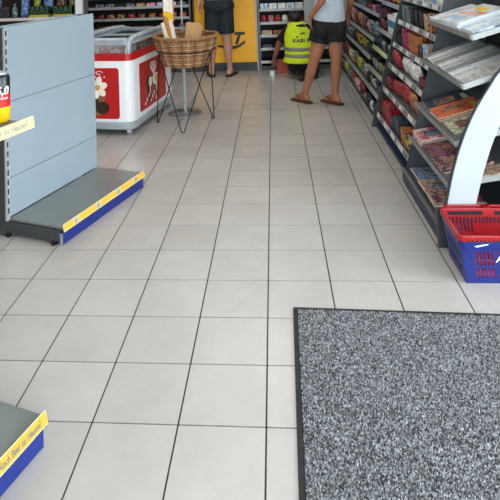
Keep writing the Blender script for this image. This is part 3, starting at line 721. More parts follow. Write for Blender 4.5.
N0, N1, N2 = NEWS; N3 = news_mat('newsprint_dark', '8e8f8e', '26282c')
stack('newspaper', 0, 1.705, .012, .37, .30, .007, 6, [N0, N2, N0], 'white newspaper in the colourful pile on the top rack shelf', 'newspapers on the top rack shelf')
stack('newspaper', 0, 2.025, .012, .24, .30, .006, 4, [N2, N0], 'pale blue newspaper in the far pile on the top rack shelf', 'newspapers on the top rack shelf')
stack('newspaper', 0, 1.395, .02, .21, .28, .006, 3, [N0, N2], 'newspaper in the low near pile on the top rack shelf', 'newspapers on the top rack shelf')
z_, tl_, d_ = RS[1]; sl = .095
for k in range(9):
    nv = Vector((-math.sin(tl_), 0, math.cos(tl_))); uv = Vector((math.cos(tl_), 0, math.sin(tl_)))
    wd = .175; p = Vector((RXF[1], 0, z_))+uv*(.006+random.uniform(0, .012))+nv*(wd/2*math.sin(sl)+.0015); p.y = 1.365+.085*k
    me = cached(('paper', wd, .36, .0072), lambda: paper_mesh(wd, .36, .0072))
    put('newspaper', me, [N1, N0, N3][k % 3], p, (Matrix.Rotation(-tl_, 3, 'Y') @ Matrix.Rotation(sl, 3, 'X')).to_euler(), 'folded grey newspaper, %s from near end of the fan on the second rack shelf' % ORD[k], 'newspaper', 'newspapers fanned out on the second rack shelf')
MG = {'navy': print_mat('cover_navy', ['16202e', '2c4460', '0c1018', '8aa0b8'], 28), 'red': print_mat('cover_red', ['b02a20', 'c8503a', 'd87a48', '8a1c18'], 16), 'tan': print_mat('cover_tan', ['8a6a50', 'b89474', 'c84a3a', 'e0d0bc'], 24),
      'green': print_mat('cover_green', ['3c4438', '8a9460', 'd0ccb0', '1c2220'], 32), 'pink': print_mat('cover_pink', ['8a2034', 'c05a68', 'd8c4bc', '4a1826'], 28), 'plum': print_mat('cover_plum', ['3a1c2c', '5a2c40', '8a5a68', '1c1018'], 24),
      'brown': print_mat('cover_brown', ['5a4438', '8a6c58', 'b89c88', '2c3444'], 28), 'blue': print_mat('cover_blue', ['3a4458', '5c6a84', '8a94a8', '20242e'], 28), 'face': print_mat('cover_face', ['7a4c44', '4a3440', 'b08c80', '38405a'], 26),
      'pages': mat('page_edges', 'c8c0b0', .8)}
def mags(shelf, yc, u0, c, n, label, w=.215, l=.285, th=.007, yaw=0): stack('magazine', shelf, yc, u0, w, l, th, n, [MG['pages'], MG[c]], label, 'magazines on the rack', yaw=yaw)
mags(2, 2.02, .05, 'navy', 2, 'dark blue magazine on the third rack shelf')
mags(2, 1.77, .03, 'red', 4, 'red and orange magazine pile, third rack shelf')
mags(2, 1.50, .03, 'green', 2, 'greenish patterned magazine on the third rack shelf', w=.2)
mags(3, 2.02, .02, 'pink', 6, 'pink and red magazine, high pile, fourth rack shelf')
mags(3, 1.775, .03, 'plum', 3, 'plum magazine, middle pile, fourth rack shelf')
mags(3, 1.53, .02, 'face', 3, 'brown and blue magazine, near pile, fourth rack shelf')
mags(2, 1.342, .10, 'navy', 2, 'dark magazine behind the curved end, third rack shelf', w=.115, l=.24)
mags(3, 1.34, .12, 'brown', 2, 'brown magazine behind the curved end, fourth rack shelf', w=.13, l=.24)
mags(None, 2.03, .02, 'blue', 2, 'grey-blue magazine at the far end of the base shelf', w=.2)
mags(None, 1.815, .015, 'brown', 2, 'brown and blue magazine in the middle of the base shelf', w=.2)
mags(None, 1.59, .01, 'face', 5, 'magazine in the thick near pile on the base shelf', w=.21)

for o in [q for q in bpy.data.objects if q.name.startswith('magazine') and str(q.get('label', '')).endswith('top one')]:
    k = sum(map(ord, o['label'])); l_, w_ = (.24, .11) if 'curved' in o['label'] else (.285, .20)
    box('cover_title', l_-.055, l_-.02, -w_/2+.02, w_/2-.06, .007, .0074, mat('title_%d' % (k % 3), ['d8d0c0', 'b02a2a', 'c8b040'][k % 3], .4), o)
    box('cover_photo', .05, .19, -w_/2+.03+.02*(k % 3), w_/2-.05, .007, .0073, print_mat('photo_%d' % (k % 4), [['8a5c48', 'c49a80', '3c2c2c', 'd8c0ac'], ['5a2c30', 'a0605c', '2c2030', 'c8a090'], ['4c5468', '8a94a8', '242834', 'c0b0a4'], ['74503c', 'b08464', '2c2c38', 'd4b89c']][k % 4], 22), o)
# yellow and red mastheads on the top newspapers
def masthead(parent_label, y, w, mt, u, l, lift):
    z, tl, d = RS[0]; base = Vector((RXF[0], 0, z)); ux = Vector((math.cos(tl), 0, math.sin(tl))); nz = Vector((-math.sin(tl), 0, math.cos(tl)))
    o = [q for q in bpy.data.objects if q.get('label') == parent_label][0]
    c = box('printed_headline', u, u+l, -w/2+y, w/2+y, lift, lift+.0006, mt, o)
PL = 'white newspaper in the colourful pile on the top rack shelf, top one'
masthead(PL, .02, .16, mat('headline_yellow', 'e8c52c', .6), .20, .05, .007)
masthead(PL, .03, .26, mat('headline_pink', 'e0a89c', .6), .12, .03, .007)
masthead(PL, -.10, .10, mat('headline_orange', 'e0823c', .6), .16, .03, .007)
masthead(PL, .02, .22, mat('picture_blue', '9fb6d2', .6), .03, .06, .007)

# ------------------------------------------------------------------ shopping baskets
def shop_basket(label, loc, mt, z_off, rim_w, handle, W=.47, D=.30, Hh=.195):
    t = thing('shopping_basket', label, 'basket', (loc[0], loc[1], loc[2]))
    tp = .020     # taper per side
    def P(side, u, z, off):
        k = z/Hh; ins = tp*(1-k)
        # u in 0..1 along the side, off = outward offset
        if side == 'front': return (ins+u*(W-2*ins), ins-off, z)
        if side == 'back': return (ins+u*(W-2*ins), D-ins+off, z)
        if side == 'left': return (ins-off, ins+u*(D-2*ins), z)
        return (W-ins+off, ins+u*(D-2*ins), z)
    def wall(side, wid):
        us = [0, .13]; mask = []
        n1 = 5; 
        cuts = []
        def slots(a, b, n):
            st = (b-a)/n; r = []
            for i in range(n): r.append((a+i*st+st*.25, a+i*st+st*.75))
            return r
        if side in ('front', 'back'): tall = slots(.12, .32, 5)+slots(.68, .88, 5); small = slots(.34, .66, 7)
        else: tall = slots(.12, .88, 12); small = []
        zl = [0, .028, .062, .072, .085, .150, .158, .170, Hh-.02, Hh]
        ub = sorted(set([0, 1]+[q for s_ in tall+small for q in s_]))
        mb = MB()
        for i in range(len(ub)-1):
            um = (ub[i]+ub[i+1])/2
            it = any(a < um < b for a, b in tall); isml = any(a < um < b for a, b in small)
            runs = [(0, Hh)]
            if it: runs = [(0, .028), (.072, .085), (.150, Hh)]
            elif isml: runs = [(0, .028), (.040, .143), (.150, Hh)]
            for z0, z1 in runs:
                q = [P(side, ub[i], z0, 0), P(side, ub[i+1], z0, 0), P(side, ub[i+1], z1, 0), P(side, ub[i], z1, 0), P(side, ub[i], z0, -.003), P(side, ub[i+1], z0, -.003), P(side, ub[i+1], z1, -.003), P(side, ub[i], z1, -.003)]
                mb.add(q, [(0,1,2,3), (4,7,6,5), (0,4,5,1), (1,5,6,2), (2,6,7,3), (3,7,4,0)])
        mb.build('slatted_side', mt, t)
    for s_ in ('front', 'back', 'left', 'right'): wall(s_, 1)
    MB().prism(rrect(tp, W-tp, tp, D-tp, .02), 0, .004).build('base', mt, t)
    # rim flange
    o = rrect(-rim_w, W+rim_w, -rim_w, D+rim_w, .03, 5); i = rrect(.002, W-.002, .002, D-.002, .012, 5); n = len(o); z0, z1 = Hh-.022, Hh+.004
    v = [(x, y, z0) for x, y in o]+[(x, y, z1) for x, y in o]+[(x, y, z0+.012) for x, y in i]+[(x, y, z1) for x, y in i]; f = []
    for k in range(n): q = (k+1) % n; f += [(k, q, q+n, k+n), (k+n, q+n, q+3*n, k+3*n), (q+2*n, k+2*n, k+3*n, q+3*n), (q, k, k+2*n, q+2*n)]
    MB().add(v, f).build('rim', mt, t, bevel=.003)
    if handle:
        yb = D+rim_w+.035
        hb = MB().box(.03, W-.03, yb-.012, yb, Hh-.014, Hh+.006)
        hb.build('folded_handle', mt, t, bevel=.003)
        for x0, x1 in ((.018, .04), (W/2-.02, W/2+.02), (W-.04, W-.018)): box('handle_arm', x0, x1, D+rim_w-.002, yb, Hh-.014, Hh+.006, mt, t)
        # solid dark plates painting the shade in the handle slots and rim slits
        for x0, x1 in ((.03, W/2-.03), (W/2+.03, W-.03)): box('slot_shade_plate', x0, x1, D-.0065, D-.0035, Hh-.026, Hh-.008, M_black, t)
        for yy in (D-.004-.003,):
            cb = MB()
            for k in range(22): cb.box(.03+k*.019, .03+k*.019+.009, yy-.003, yy+.001, Hh-.066, Hh-.036)
            tag(cb.build('slit_shade_row', mat('slit_shade_red', '3a0a10', .6), t), kind='stuff')
        cb = MB()
        for k in range(22): cb.box(.03+k*.019, .03+k*.019+.009, -rim_w-.0012, -rim_w+.001, Hh-.021, Hh-.012)
        tag(cb.build('slit_shade_row', MATS['slit_shade_red'], t), kind='stuff')
    return t
M_bb = mat('blue_basket_plastic', '15256a', .35, var=.08); M_rb = mat('red_basket_plastic', '98161f', .3, var=.08)
BX, BY = .917, .868
blue = shop_basket('blue plastic shopping basket on the floor under the red one', (BX, BY, .0), M_bb, 0, .006, False)
red = shop_basket('red plastic shopping basket nested in the blue one', (BX, BY, .03), M_rb, 0, .012, True)
MB().prism([(.06, .182), (.075, .178), (.12, .188), (.128, .193), (.09, .188)], -.0085, -.0065, 'y').build('white_swoosh', M_white, blue)  # printed white swoosh of the basket logo
text('lettering', 'AC', .045, M_white, blue, (.158, .003, .105), (PI/2-.17, 0, 0), shear=.4, bold=.001)

# ------------------------------------------------------------------ service counter
YF = 6.42
def counter():
    t = thing('service_counter', 'yellow service counter with grey plinth and black swoosh emblem', 'counter', (0, 0, 0))
    x0, x1 = -1.08, -.19
    yel = mat('counter_yellow', 'ffb600', .4, var=.06, scale=3)
    box('plinth', x0, x1, YF+.03, YF+.5, 0, .125, M_dgrey, t)
    box('front_panel', x0, x1, YF, YF+.03, .125, 1.08, yel, t, .004)
    box('side_panel', x1, x1+.025, YF-.02, YF+.5, 0, 1.08, M_lgrey, t, .003)
    box('side_panel', x0-.025, x0, YF, YF+.5, 0, 1.08, mat('counter_brown', '6a4a1c', .5), t, .003)
    box('worktop', x0-.03, x1+.03, YF-.03, YF+.55, 1.08, 1.12, M_dgrey, t, .004)
    e = MB()
    c = [(-.76, .385), (-.62, .365), (-.52, .365), (-.44, .385), (-.36, .44)]
    c2 = [(-.352, .405), (-.43, .345), (-.52, .315), (-.62, .32), (-.76, .355)]
    e.prism(c+c2, YF-.003, YF+.001, 'y'); e.build('swoosh_emblem', M_inkd, t)
    text('lettering', 'T', .22, M_inkd, t, (-.545, YF-.001, .40), (PI/2, 0, 0), shear=.35, bold=.012)
counter()

# ------------------------------------------------------------------ shelves along the back
def back_unit(name, label, x0, x1, zs, y=YF, depth=.45, colour='1d2022', ht=1.6, lipmt=None, cat='shelf', post=None):
    t = thing(name, label, cat, (0, 0, 0)); lip = lipmt or mat('shelf_lip', 'a8abab', .4, .3); dk = mat('unit_'+colour, colour, .6)
    box('back_panel', x0, x1, y+depth-.02, y+depth, 0, ht, dk, t)
    box('side_panel', x0, x0+.022, y, y+depth-.02, 0, ht, post or M_mgrey, t); box('side_panel', x1-.022, x1, y, y+depth-.02, 0, ht, M_mgrey, t)
    box('plinth', x0+.022, x1-.022, y+.02, y+depth-.02, 0, .06, M_dgrey, t)
    for z in zs:
        sh = box('shelf', x0+.022, x1-.022, y+.008, y+depth-.02, z-.015, z, M_dgrey, t)
        box('price_rail', x0+.024, x1-.024, y, y+.008, z-.02, z+.018, lip, sh)
    return t
ZR = [.12, .305, .49, .675, .865, 1.06]
ru = back_unit('chilled_shelf', 'dark shelf unit with pale price rails behind the kneeling worker', -.155, .93, ZR)
def brow(phrase, x0, x1, z, specs, group, y=YF):
    tot = sum(s[2] for s in specs); gap = ((x1-x0)-tot)/(len(specs)+1); x = x0+gap
    for i, (k, c, wd, h, d) in enumerate(specs):
        xc = x+wd/2; x += wd+gap; lab = '%s %s, %s from left, %s' % (c, {'carton': 'packet', 'bag': 'bag', 'jar': 'pot', 'bottle': 'bottle', 'can': 'can'}[k], ORD[i], phrase)
        if k == 'bag': me = cached(('bag', wd, h, d), lambda: bag_mesh(wd, h, d)); put('packet', me, pm(c), (xc, y+.03+d/2+.03, z+.001), (-.15, 0, 0), lab, 'packet', group)
        elif k in ('jar', 'can'): me = cached(('jar', wd, h), lambda: jar_mesh(wd/2, h)); put('pot', me, pm(c), (xc, y+.025+wd/2, z+.0005), (0, 0, 0), lab, 'pot', group)
        elif k == 'bottle': me = cached(('bottle', wd, h), lambda: bottle_mesh(wd/2, h)); put('bottle', me, pm(c), (xc, y+.025+wd/2, z+.0005), (0, 0, 0), lab, 'bottle', group)
        else: me = cached(('carton', wd, d, h), lambda: box_mesh(wd, d, h)); put('packet', me, pm(c), (xc, y+.025+d/2, z+.0005), (0, 0, 0), lab, 'packet', group)
BG = 'goods behind the kneeling worker'
brow('top row behind the worker', -.13, .90, ZR[5], row('carton', ['paleblue', 'white', 'paleblue', 'white', 'blue', 'white', 'paleblue', 'white'], .1, .12, .1), BG)
brow('second row from the top behind the worker', -.13, .90, ZR[4], row('carton', ['paleblue', 'white', 'white', 'paleblue', 'white', 'white', 'paleblue', 'white'], .115, .09, .1), BG)
brow('third row from the top behind the worker', -.13, .90, ZR[3], row('jar', ['red', 'pink', 'red', 'white', 'maroon', 'pink', 'red', 'red', 'pink', 'maroon'], .085, .105, .1), BG)
brow('fourth row from the top behind the worker', -.13, .90, ZR[2], row('carton', ['tan', 'orange', 'brown', 'tan', 'brown', 'orange'], .15, .075, .12), BG)
brow('lower dark row behind the worker', -.13, .90, ZR[1], row('carton', ['black', 'navy', 'black', 'grey', 'black', 'navy'], .14, .06, .12), BG)
gp = thing('grey_pillar', 'light grey square pillar in front of the back shelves beside the woman', 'pillar', (.51, 6.285, 0))
box('shaft', 0, .17, 0, .12, .04, 2.99, mat('pillar_grey', 'a4acb4', .5, var=.03), gp, .004); box('foot_plate', -.012, .182, -.012, .122, 0, .04, M_dgrey, gp, .003)

ZL = [.32, .47, .645, .795, .965, 1.12]
lu = back_unit('bakery_shelf', 'dark snack shelf against the back wall behind the freezer', -2.95, -1.14, ZL, colour='17191b')
LG = 'goods on the shelf behind the freezer'
brow('lowest seen row behind the freezer', -2.92, -1.17, ZL[2], row('carton', ['tan', 'black', 'brown', 'black', 'tan', 'black', 'brown', 'black', 'red', 'black'], .13, .045, .12), LG)
brow('middle row behind the freezer', -2.92, -1.17, ZL[3], row('bag', ['orange', 'brown', 'maroon', 'orange', 'yellow', 'red', 'brown', 'orange', 'maroon', 'tan', 'orange'], .125, .08, .05), LG)
brow('upper row behind the freezer', -2.92, -1.17, ZL[4], row('carton', ['tan', 'black', 'grey', 'teal', 'black', 'grey', 'tan', 'pink', 'paleblue', 'white', 'grey'], .125, .06, .12), LG)
brow('top row behind the freezer', -2.92, -1.17, ZL[5], row('carton', ['maroon', 'grey', 'tan', 'tan', 'maroon', 'grey', 'teal', 'pink', 'maroon'], .14, .07, .12), LG)

# drinks shelf in the far left corner
LY = 5.3
du = back_unit('drinks_shelf', 'shelf with drinks and bags in the top left corner, white end post', -4.2, -2.47, [.12, .50, .945, 1.40], y=LY, depth=.5, colour='3a2c24', post=M_mgrey, lipmt=mat('pink_rail', 'd9ccc8', .5))
box('end_post', -2.47, -2.385, LY-.03, LY+.04, 0, 1.9, M_white, du, .003)
def six_pack(x, label):
    t = thing('can_multipack', label, 'multipack', (x, LY+.03, .946), group='multipacks on the drinks shelf')
    box('tray', 0, .26, 0, .17, 0, .045, mat('tray_gold', 'b9a83a', .5), t, .004)
    for i in range(4):
        for j in range(2):
            MB().lathe([(.026, .045), (.031, .05), (.031, .14), (.024, .152), (.0, .152)], 14).build('can', print_mat('green_can', ['12301f', '1d4a2c', '0b1d14', '5c7a4a'], 30), t, smooth=True, loc=(.033+i*.064, .05+j*.07, 0))
    box('film_wrap', .002, .258, .004, .166, .05, .11, print_mat('green_wrap', ['14321f', '1f4c2e', '0c2014', '2c5a38'], 20), t, .01)
six_pack(-2.80, 'dark green can multipack with gold tray nearest the white post')
six_pack(-3.12, 'dark green can multipack with gold tray, second from the white post')
brow('front row of the top left drinks shelf', -3.68, -3.125, .945, [('bag', 'blue', .13, .34, .08), ('carton', 'black', .13, .17, .12), ('bottle', 'teal', .075, .2, .07), ('bag', 'blue', .12, .34, .08)], 'bags and bottles on the drinks shelf', y=LY)
brow('back row of the top left drinks shelf', -3.2, -2.5, .945, [('bag', 'lime', .1, .34, .06), ('bag', 'blue', .15, .36, .08), ('bag', 'brown', .15, .3, .08), ('bag', 'tan', .15, .3, .08)], 'bags and bottles on the drinks shelf', y=LY+.2)

# ------------------------------------------------------------------ people
def cone_piece(mb, a, ra, b, rb, n=14, capa=True, capb=True, sx=1, sy=1):
    a = Vector(a); b = Vector(b); d = (b-a); L = d.length; t = d.normalized()
    q = Vector((1, 0, 0)) if abs(t.x) < .8 else Vector((0, 1, 0))
    nn = (q-t*q.dot(t)).normalized(); bb = t.cross(nn)
    rings = []
    if capa:
        for k in (3, 2, 1): an = k*PI/8; rings.append((a-t*ra*math.sin(an), ra*math.cos(an)))
    rings.append((a, ra)); rings.append((b, rb))
    if capb:
        for k in (1, 2, 3): an = k*PI/8; rings.append((b+t*rb*math.sin(an), rb*math.cos(an)))
    v = []; f = []
    for c, r in rings:
        for j in range(n): an = 2*PI*j/n; v.append(c+nn*math.cos(an)*r*sx+bb*math.sin(an)*r*sy)
    for i in range(len(rings)-1):
        for j in range(n): f.append((i*n+j, i*n+(j+1) % n, (i+1)*n+(j+1) % n, (i+1)*n+j))
    f += [tuple(range(n))[::-1], tuple(range((len(rings)-1)*n, len(rings)*n))]
    mb.add(v, f)
def blob(mb, c, rx, ry, rz, rot=(0, 0, 0), n=14, k=9):
    R = Euler(rot).to_matrix(); v = []; f = []
    for i in range(1, k):
        th = PI*i/k
        for j in range(n): a = 2*PI*j/n; v.append(Vector(c)+R @ Vector((rx*math.sin(th)*math.cos(a), ry*math.sin(th)*math.sin(a), rz*math.cos(th))))
    for i in range(k-2):
        for j in range(n): f.append((i*n+j, (i+1)*n+j, (i+1)*n+(j+1) % n, i*n+(j+1) % n))
    f += [tuple(range(n)), tuple(range((k-2)*n, (k-1)*n))[::-1]]
    mb.add(v, f)
def fuse(name, mb, mt, parent, voxel=.008, smooth=5):
    me = bpy.data.meshes.new(name); me.from_pydata([tuple(p) for p in mb.v], [], mb.f); me.update()
    bm = bmesh.new(); bm.from_mesh(me); bmesh.ops.recalc_face_normals(bm, faces=bm.faces); bm.to_mesh(me); bm.free()
    o = bpy.data.objects.new(name, me); COL.objects.link(o)
    r = o.modifiers.new('r', 'REMESH'); r.mode = 'VOXEL'; r.voxel_size = voxel; r.use_smooth_shade = True
    s_ = o.modifiers.new('s', 'SMOOTH'); s_.iterations = smooth; s_.factor = .5
    dg = bpy.context.evaluated_depsgraph_get(); me2 = bpy.data.meshes.new_from_object(o.evaluated_get(dg)); me2.name = name
    bpy.data.objects.remove(o); bpy.data.meshes.remove(me)
    for p in me2.polygons: p.use_smooth = True
    me2.materials.clear()
    return link(name, me2, mt, parent)
def hand(mb, wrist, palm_dir, side, curl=.5, normal=(0, -1, 0), s=1.0):
    """palm plus five fingers; side = direction of the thumb"""
    w_ = Vector(wrist); d = Vector(palm_dir).normalized(); sd = Vector(side); sd = (sd-d*sd.dot(d)).normalized(); nn = Vector(normal); nn = (nn-d*nn.dot(d)-sd*nn.dot(sd)).normalized()
    for q in (-.026, -.009, .009, .026): cone_piece(mb, w_+sd*q*.6*s, .015*s, w_+d*.085*s+sd*q*s, .013*s, 8)
    for q, ln in ((.030, .070), (.010, .080), (-.010, .074), (-.030, .058)):
        a = w_+d*.085*s+sd*q*s; b = a+(d*math.cos(curl*.5)+nn*math.sin(curl*.5))*ln*.45*s; c = b+(d*math.cos(curl*1.3)+nn*math.sin(curl*1.3))*ln*.35*s; e = c+(d*math.cos(curl*2)+nn*math.sin(curl*2))*ln*.25*s
        cone_piece(mb, a, .0095*s, b, .009*s, 8); cone_piece(mb, b, .009*s, c, .0085*s, 8); cone_piece(mb, c, .0085*s, e, .007*s, 8)
    a = w_+d*.025*s+sd*.028*s; b = a+(d*.6+sd*.7+nn*.2).normalized()*.042*s; c = b+(d*.9+sd*.3+nn*.3).normalized()*.032*s
    cone_piece(mb, a, .013*s, b, .011*s, 8); cone_piece(mb, b, .011*s, c, .008*s, 8)
def foot(mb, ankle, toe_dir, s=1.0):
    a = Vector(ankle); d = Vector((toe_dir[0], toe_dir[1], 0)).normalized(); sd = Vector((-d.y, d.x, 0)); z0 = .022
    heel = Vector((a.x, a.y, 0))-d*.045*s+Vector((0, 0, z0+.028)); ball = Vector((a.x, a.y, 0))+d*.12*s+Vector((0, 0, z0+.018))
    cone_piece(mb, a, .036*s, heel, .032*s, 10); cone_piece(mb, heel, .031*s, ball, .026*s, 10)
    cone_piece(mb, a+Vector((0, 0, -.005)), .034*s, ball, .02*s, 10)
    for q, l_ in ((-.030, .055), (-.014, .062), (.0, .058), (.014, .05), (.028, .042)):
        cone_piece(mb, ball+sd*q*.8, .017*s, ball+sd*q+d*l_*s*.9+Vector((0, 0, -.008)), .0095*s, 8)
def head(mb, c, look, s=1.0):
    """skull, jaw, nose, ears"""
    c = Vector(c); f_ = Vector(look).normalized(); r_ = f_.cross(Vector((0, 0, 1))).normalized(); a = math.atan2(f_.y, f_.x)
    blob(mb, c, .098*s, .076*s, .112*s, (0, 0, a)); blob(mb, c+f_*.03*s-Vector((0, 0, .055*s)), .062*s, .056*s, .062*s, (0, 0, a))
    cone_piece(mb, c+f_*.09*s+Vector((0, 0, .01*s)), .010*s, c+f_*.108*s-Vector((0, 0, .022*s)), .014*s, 8)
    blob(mb, c+f_*.083*s-Vector((0, 0, .055*s)), .012*s, .026*s, .008*s, (0, 0, a))
    for q in (-1, 1): blob(mb, c+r_*q*.078*s-Vector((0, 0, .008*s)), .022*s, .012*s, .032*s, (0, 0, a))
def eyes(par, c, look, s=1.0):
    c = Vector(c); f_ = Vector(look).normalized(); r_ = f_.cross(Vector((0, 0, 1))).normalized()
    for q in (-1, 1):
        mb = MB(); blob(mb, c+f_*.086*s+r_*q*.03*s+Vector((0, 0, .004)), .011, .011, .008); mb.build('eye', M_inkd, par, smooth=True)
def flip_flop(par, ankle, toe_dir, mt, strap, s=1.0):
    a = Vector((ankle[0], ankle[1], 0)); d = Vector((toe_dir[0], toe_dir[1], 0)).normalized(); sd = Vector((-d.y, d.x, 0))
    prof = [(-.095, .028), (-.07, .04), (0, .038), (.07, .044), (.13, .05), (.18, .042), (.205, .02)]
    pts = [a+d*(u*s)+sd*(v*s) for u, v in prof]+[a+d*(u*s)-sd*(v*s) for u, v in prof[::-1]]
    MB().prism([(p.x, p.y) for p in pts], .001, .022).build('sole', mt, par, bevel=.004)
    toe = a+d*.14*s+Vector((0, 0, .05))
    for q in (-1, 1):
        MB().tube([toe, a+d*.10*s+sd*q*.032*s+Vector((0, 0, .078)), a+d*.03*s+sd*q*.046*s+Vector((0, 0, .045)), a+sd*q*.042*s+Vector((0, 0, .015))], [.006, .008, .008, .006], 6).build('strap', strap, par, smooth=True)
def skin(name, c): 
    return mat(name, c, .5, var=.12, scale=9, spec=.35)

def woman():
    t = thing('person', 'woman with tanned legs in pale grey-blue top, black shorts and brown flip-flops', 'person', (.52, 4.42, 0))
    o = Vector(t.location)
    L = lambda x, y, z: Vector((x, y, z))-o
    sk = skin('skin_tan', 'a06a4e')
    la, lk, lh = L(.375, 4.47, .085), L(.49, 4.43, .44), L(.60, 4.44, .80)
    ra, rk_, rh = L(.70, 4.38, .085), L(.725, 4.38, .45), L(.745, 4.42, .80)
    td = (-.68, .73); b = MB()
    for a, k, h in ((la, lk, lh), (ra, rk_, rh)):
        cone_piece(b, h, .092, k.lerp(h, .25), .072); cone_piece(b, k.lerp(h, .25), .070, k, .056); cone_piece(b, k, .054, k.lerp(a, .32), .058); cone_piece(b, k.lerp(a, .32), .057, k.lerp(a, .75), .038); cone_piece(b, k.lerp(a, .75), .038, a, .035)
        foot(b, a, td)
    ch = L(.70, 4.42, 1.22); pel = L(.67, 4.43, .87); nk = L(.71, 4.43, 1.41)
    blob(b, pel, .175, .125, .13); cone_piece(b, pel, .12, ch, .12, sx=1.1, sy=.85); blob(b, ch, .16, .10, .18)
    cone_piece(b, ch+Vector((0, 0, .1)), .06, nk+Vector((0, 0, .06)), .052)
    hc = L(.71, 4.45, 1.58); lookd = (-.4, 1, -.1); head(b, hc, lookd)
    sl, sr = L(.545, 4.41, 1.345), L(.86, 4.42, 1.345)
    el = L(.60, 4.24, 1.12); wl = L(.475, 4.33, .95)
    er = L(.93, 4.47, 1.09); wrr = L(.91, 4.64, .92)
    cone_piece(b, sl, .05, el, .040); cone_piece(b, el, .040, wl, .028); cone_piece(b, sr, .05, er, .040); cone_piece(b, er, .040, wrr, .028)
    hand(b, wl, (.0, .25, -1), (.2, 1, 0), .4, (1, 0, 0)); hand(b, wrr, (-.1, .3, -1), (-1, .4, 0), .6, (0, 1, 0))
    bd = fuse('body', b, sk, t, .007)
    eyes(bd, hc, lookd)
    c = MB()
    blob(c, pel+Vector((0, 0, -.02)), .205, .15, .15); cone_piece(c, pel+Vector((0, 0, -.04)), .15, pel+Vector((0, 0, .06)), .145, capa=False, capb=False, sx=1.25, sy=.95)
    for h, k in ((lh, lk), (rh, rk_)): cone_piece(c, h+Vector((0, 0, .03)), .118, h.lerp(k, .40), .116, capb=False)
    blob(c, L(.59, 4.36, .80), .10, .08, .11); blob(c, L(.755, 4.36, .80), .10, .08, .11)
    fuse('shorts', c, mat('black_cotton', '0a0c13', .8, var=.2, bump=.3, bscale=25), t, .008, 3)
    c = MB(); cone_piece(c, L(.675, 4.425, .885), .152, L(.69, 4.425, 1.06), .135, capa=False, sx=1.22, sy=.95); cone_piece(c, L(.69, 4.425, 1.06), .135, ch, .145, sx=1.15, sy=.85); blob(c, ch+Vector((0, 0, .04)), .185, .125, .17)
    cone_piece(c, sl+Vector((.02, 0, 0)), .066, sl.lerp(el, .45), .062, capb=False); cone_piece(c, sr-Vector((.02, 0, 0)), .066, sr.lerp(er, .45), .062, capb=False)
    fuse('top', c, mat('pale_cotton', 'b9c6d2', .85, var=.06, bump=.5, bscale=14), t, .009, 3)
    c = MB(); blob(c, hc-Vector(lookd).normalized()*.02+Vector((0, 0, .025)), .108, .095, .11, (0, 0, math.atan2(1, -.4))); cone_piece(c, hc-Vector((-.04, .09, .02)), .05, hc-Vector((-.05, .12, .22)), .02)
    fuse('hair', c, mat('dark_brown_hair', '2c1c14', .5, bump=.6, bscale=60), t, .008, 2)
    for a in (la, ra): flip_flop(t, a, td, mat('brown_sole', '4a2e20', .6), mat('brown_strap', '6a3c28', .5))
woman()

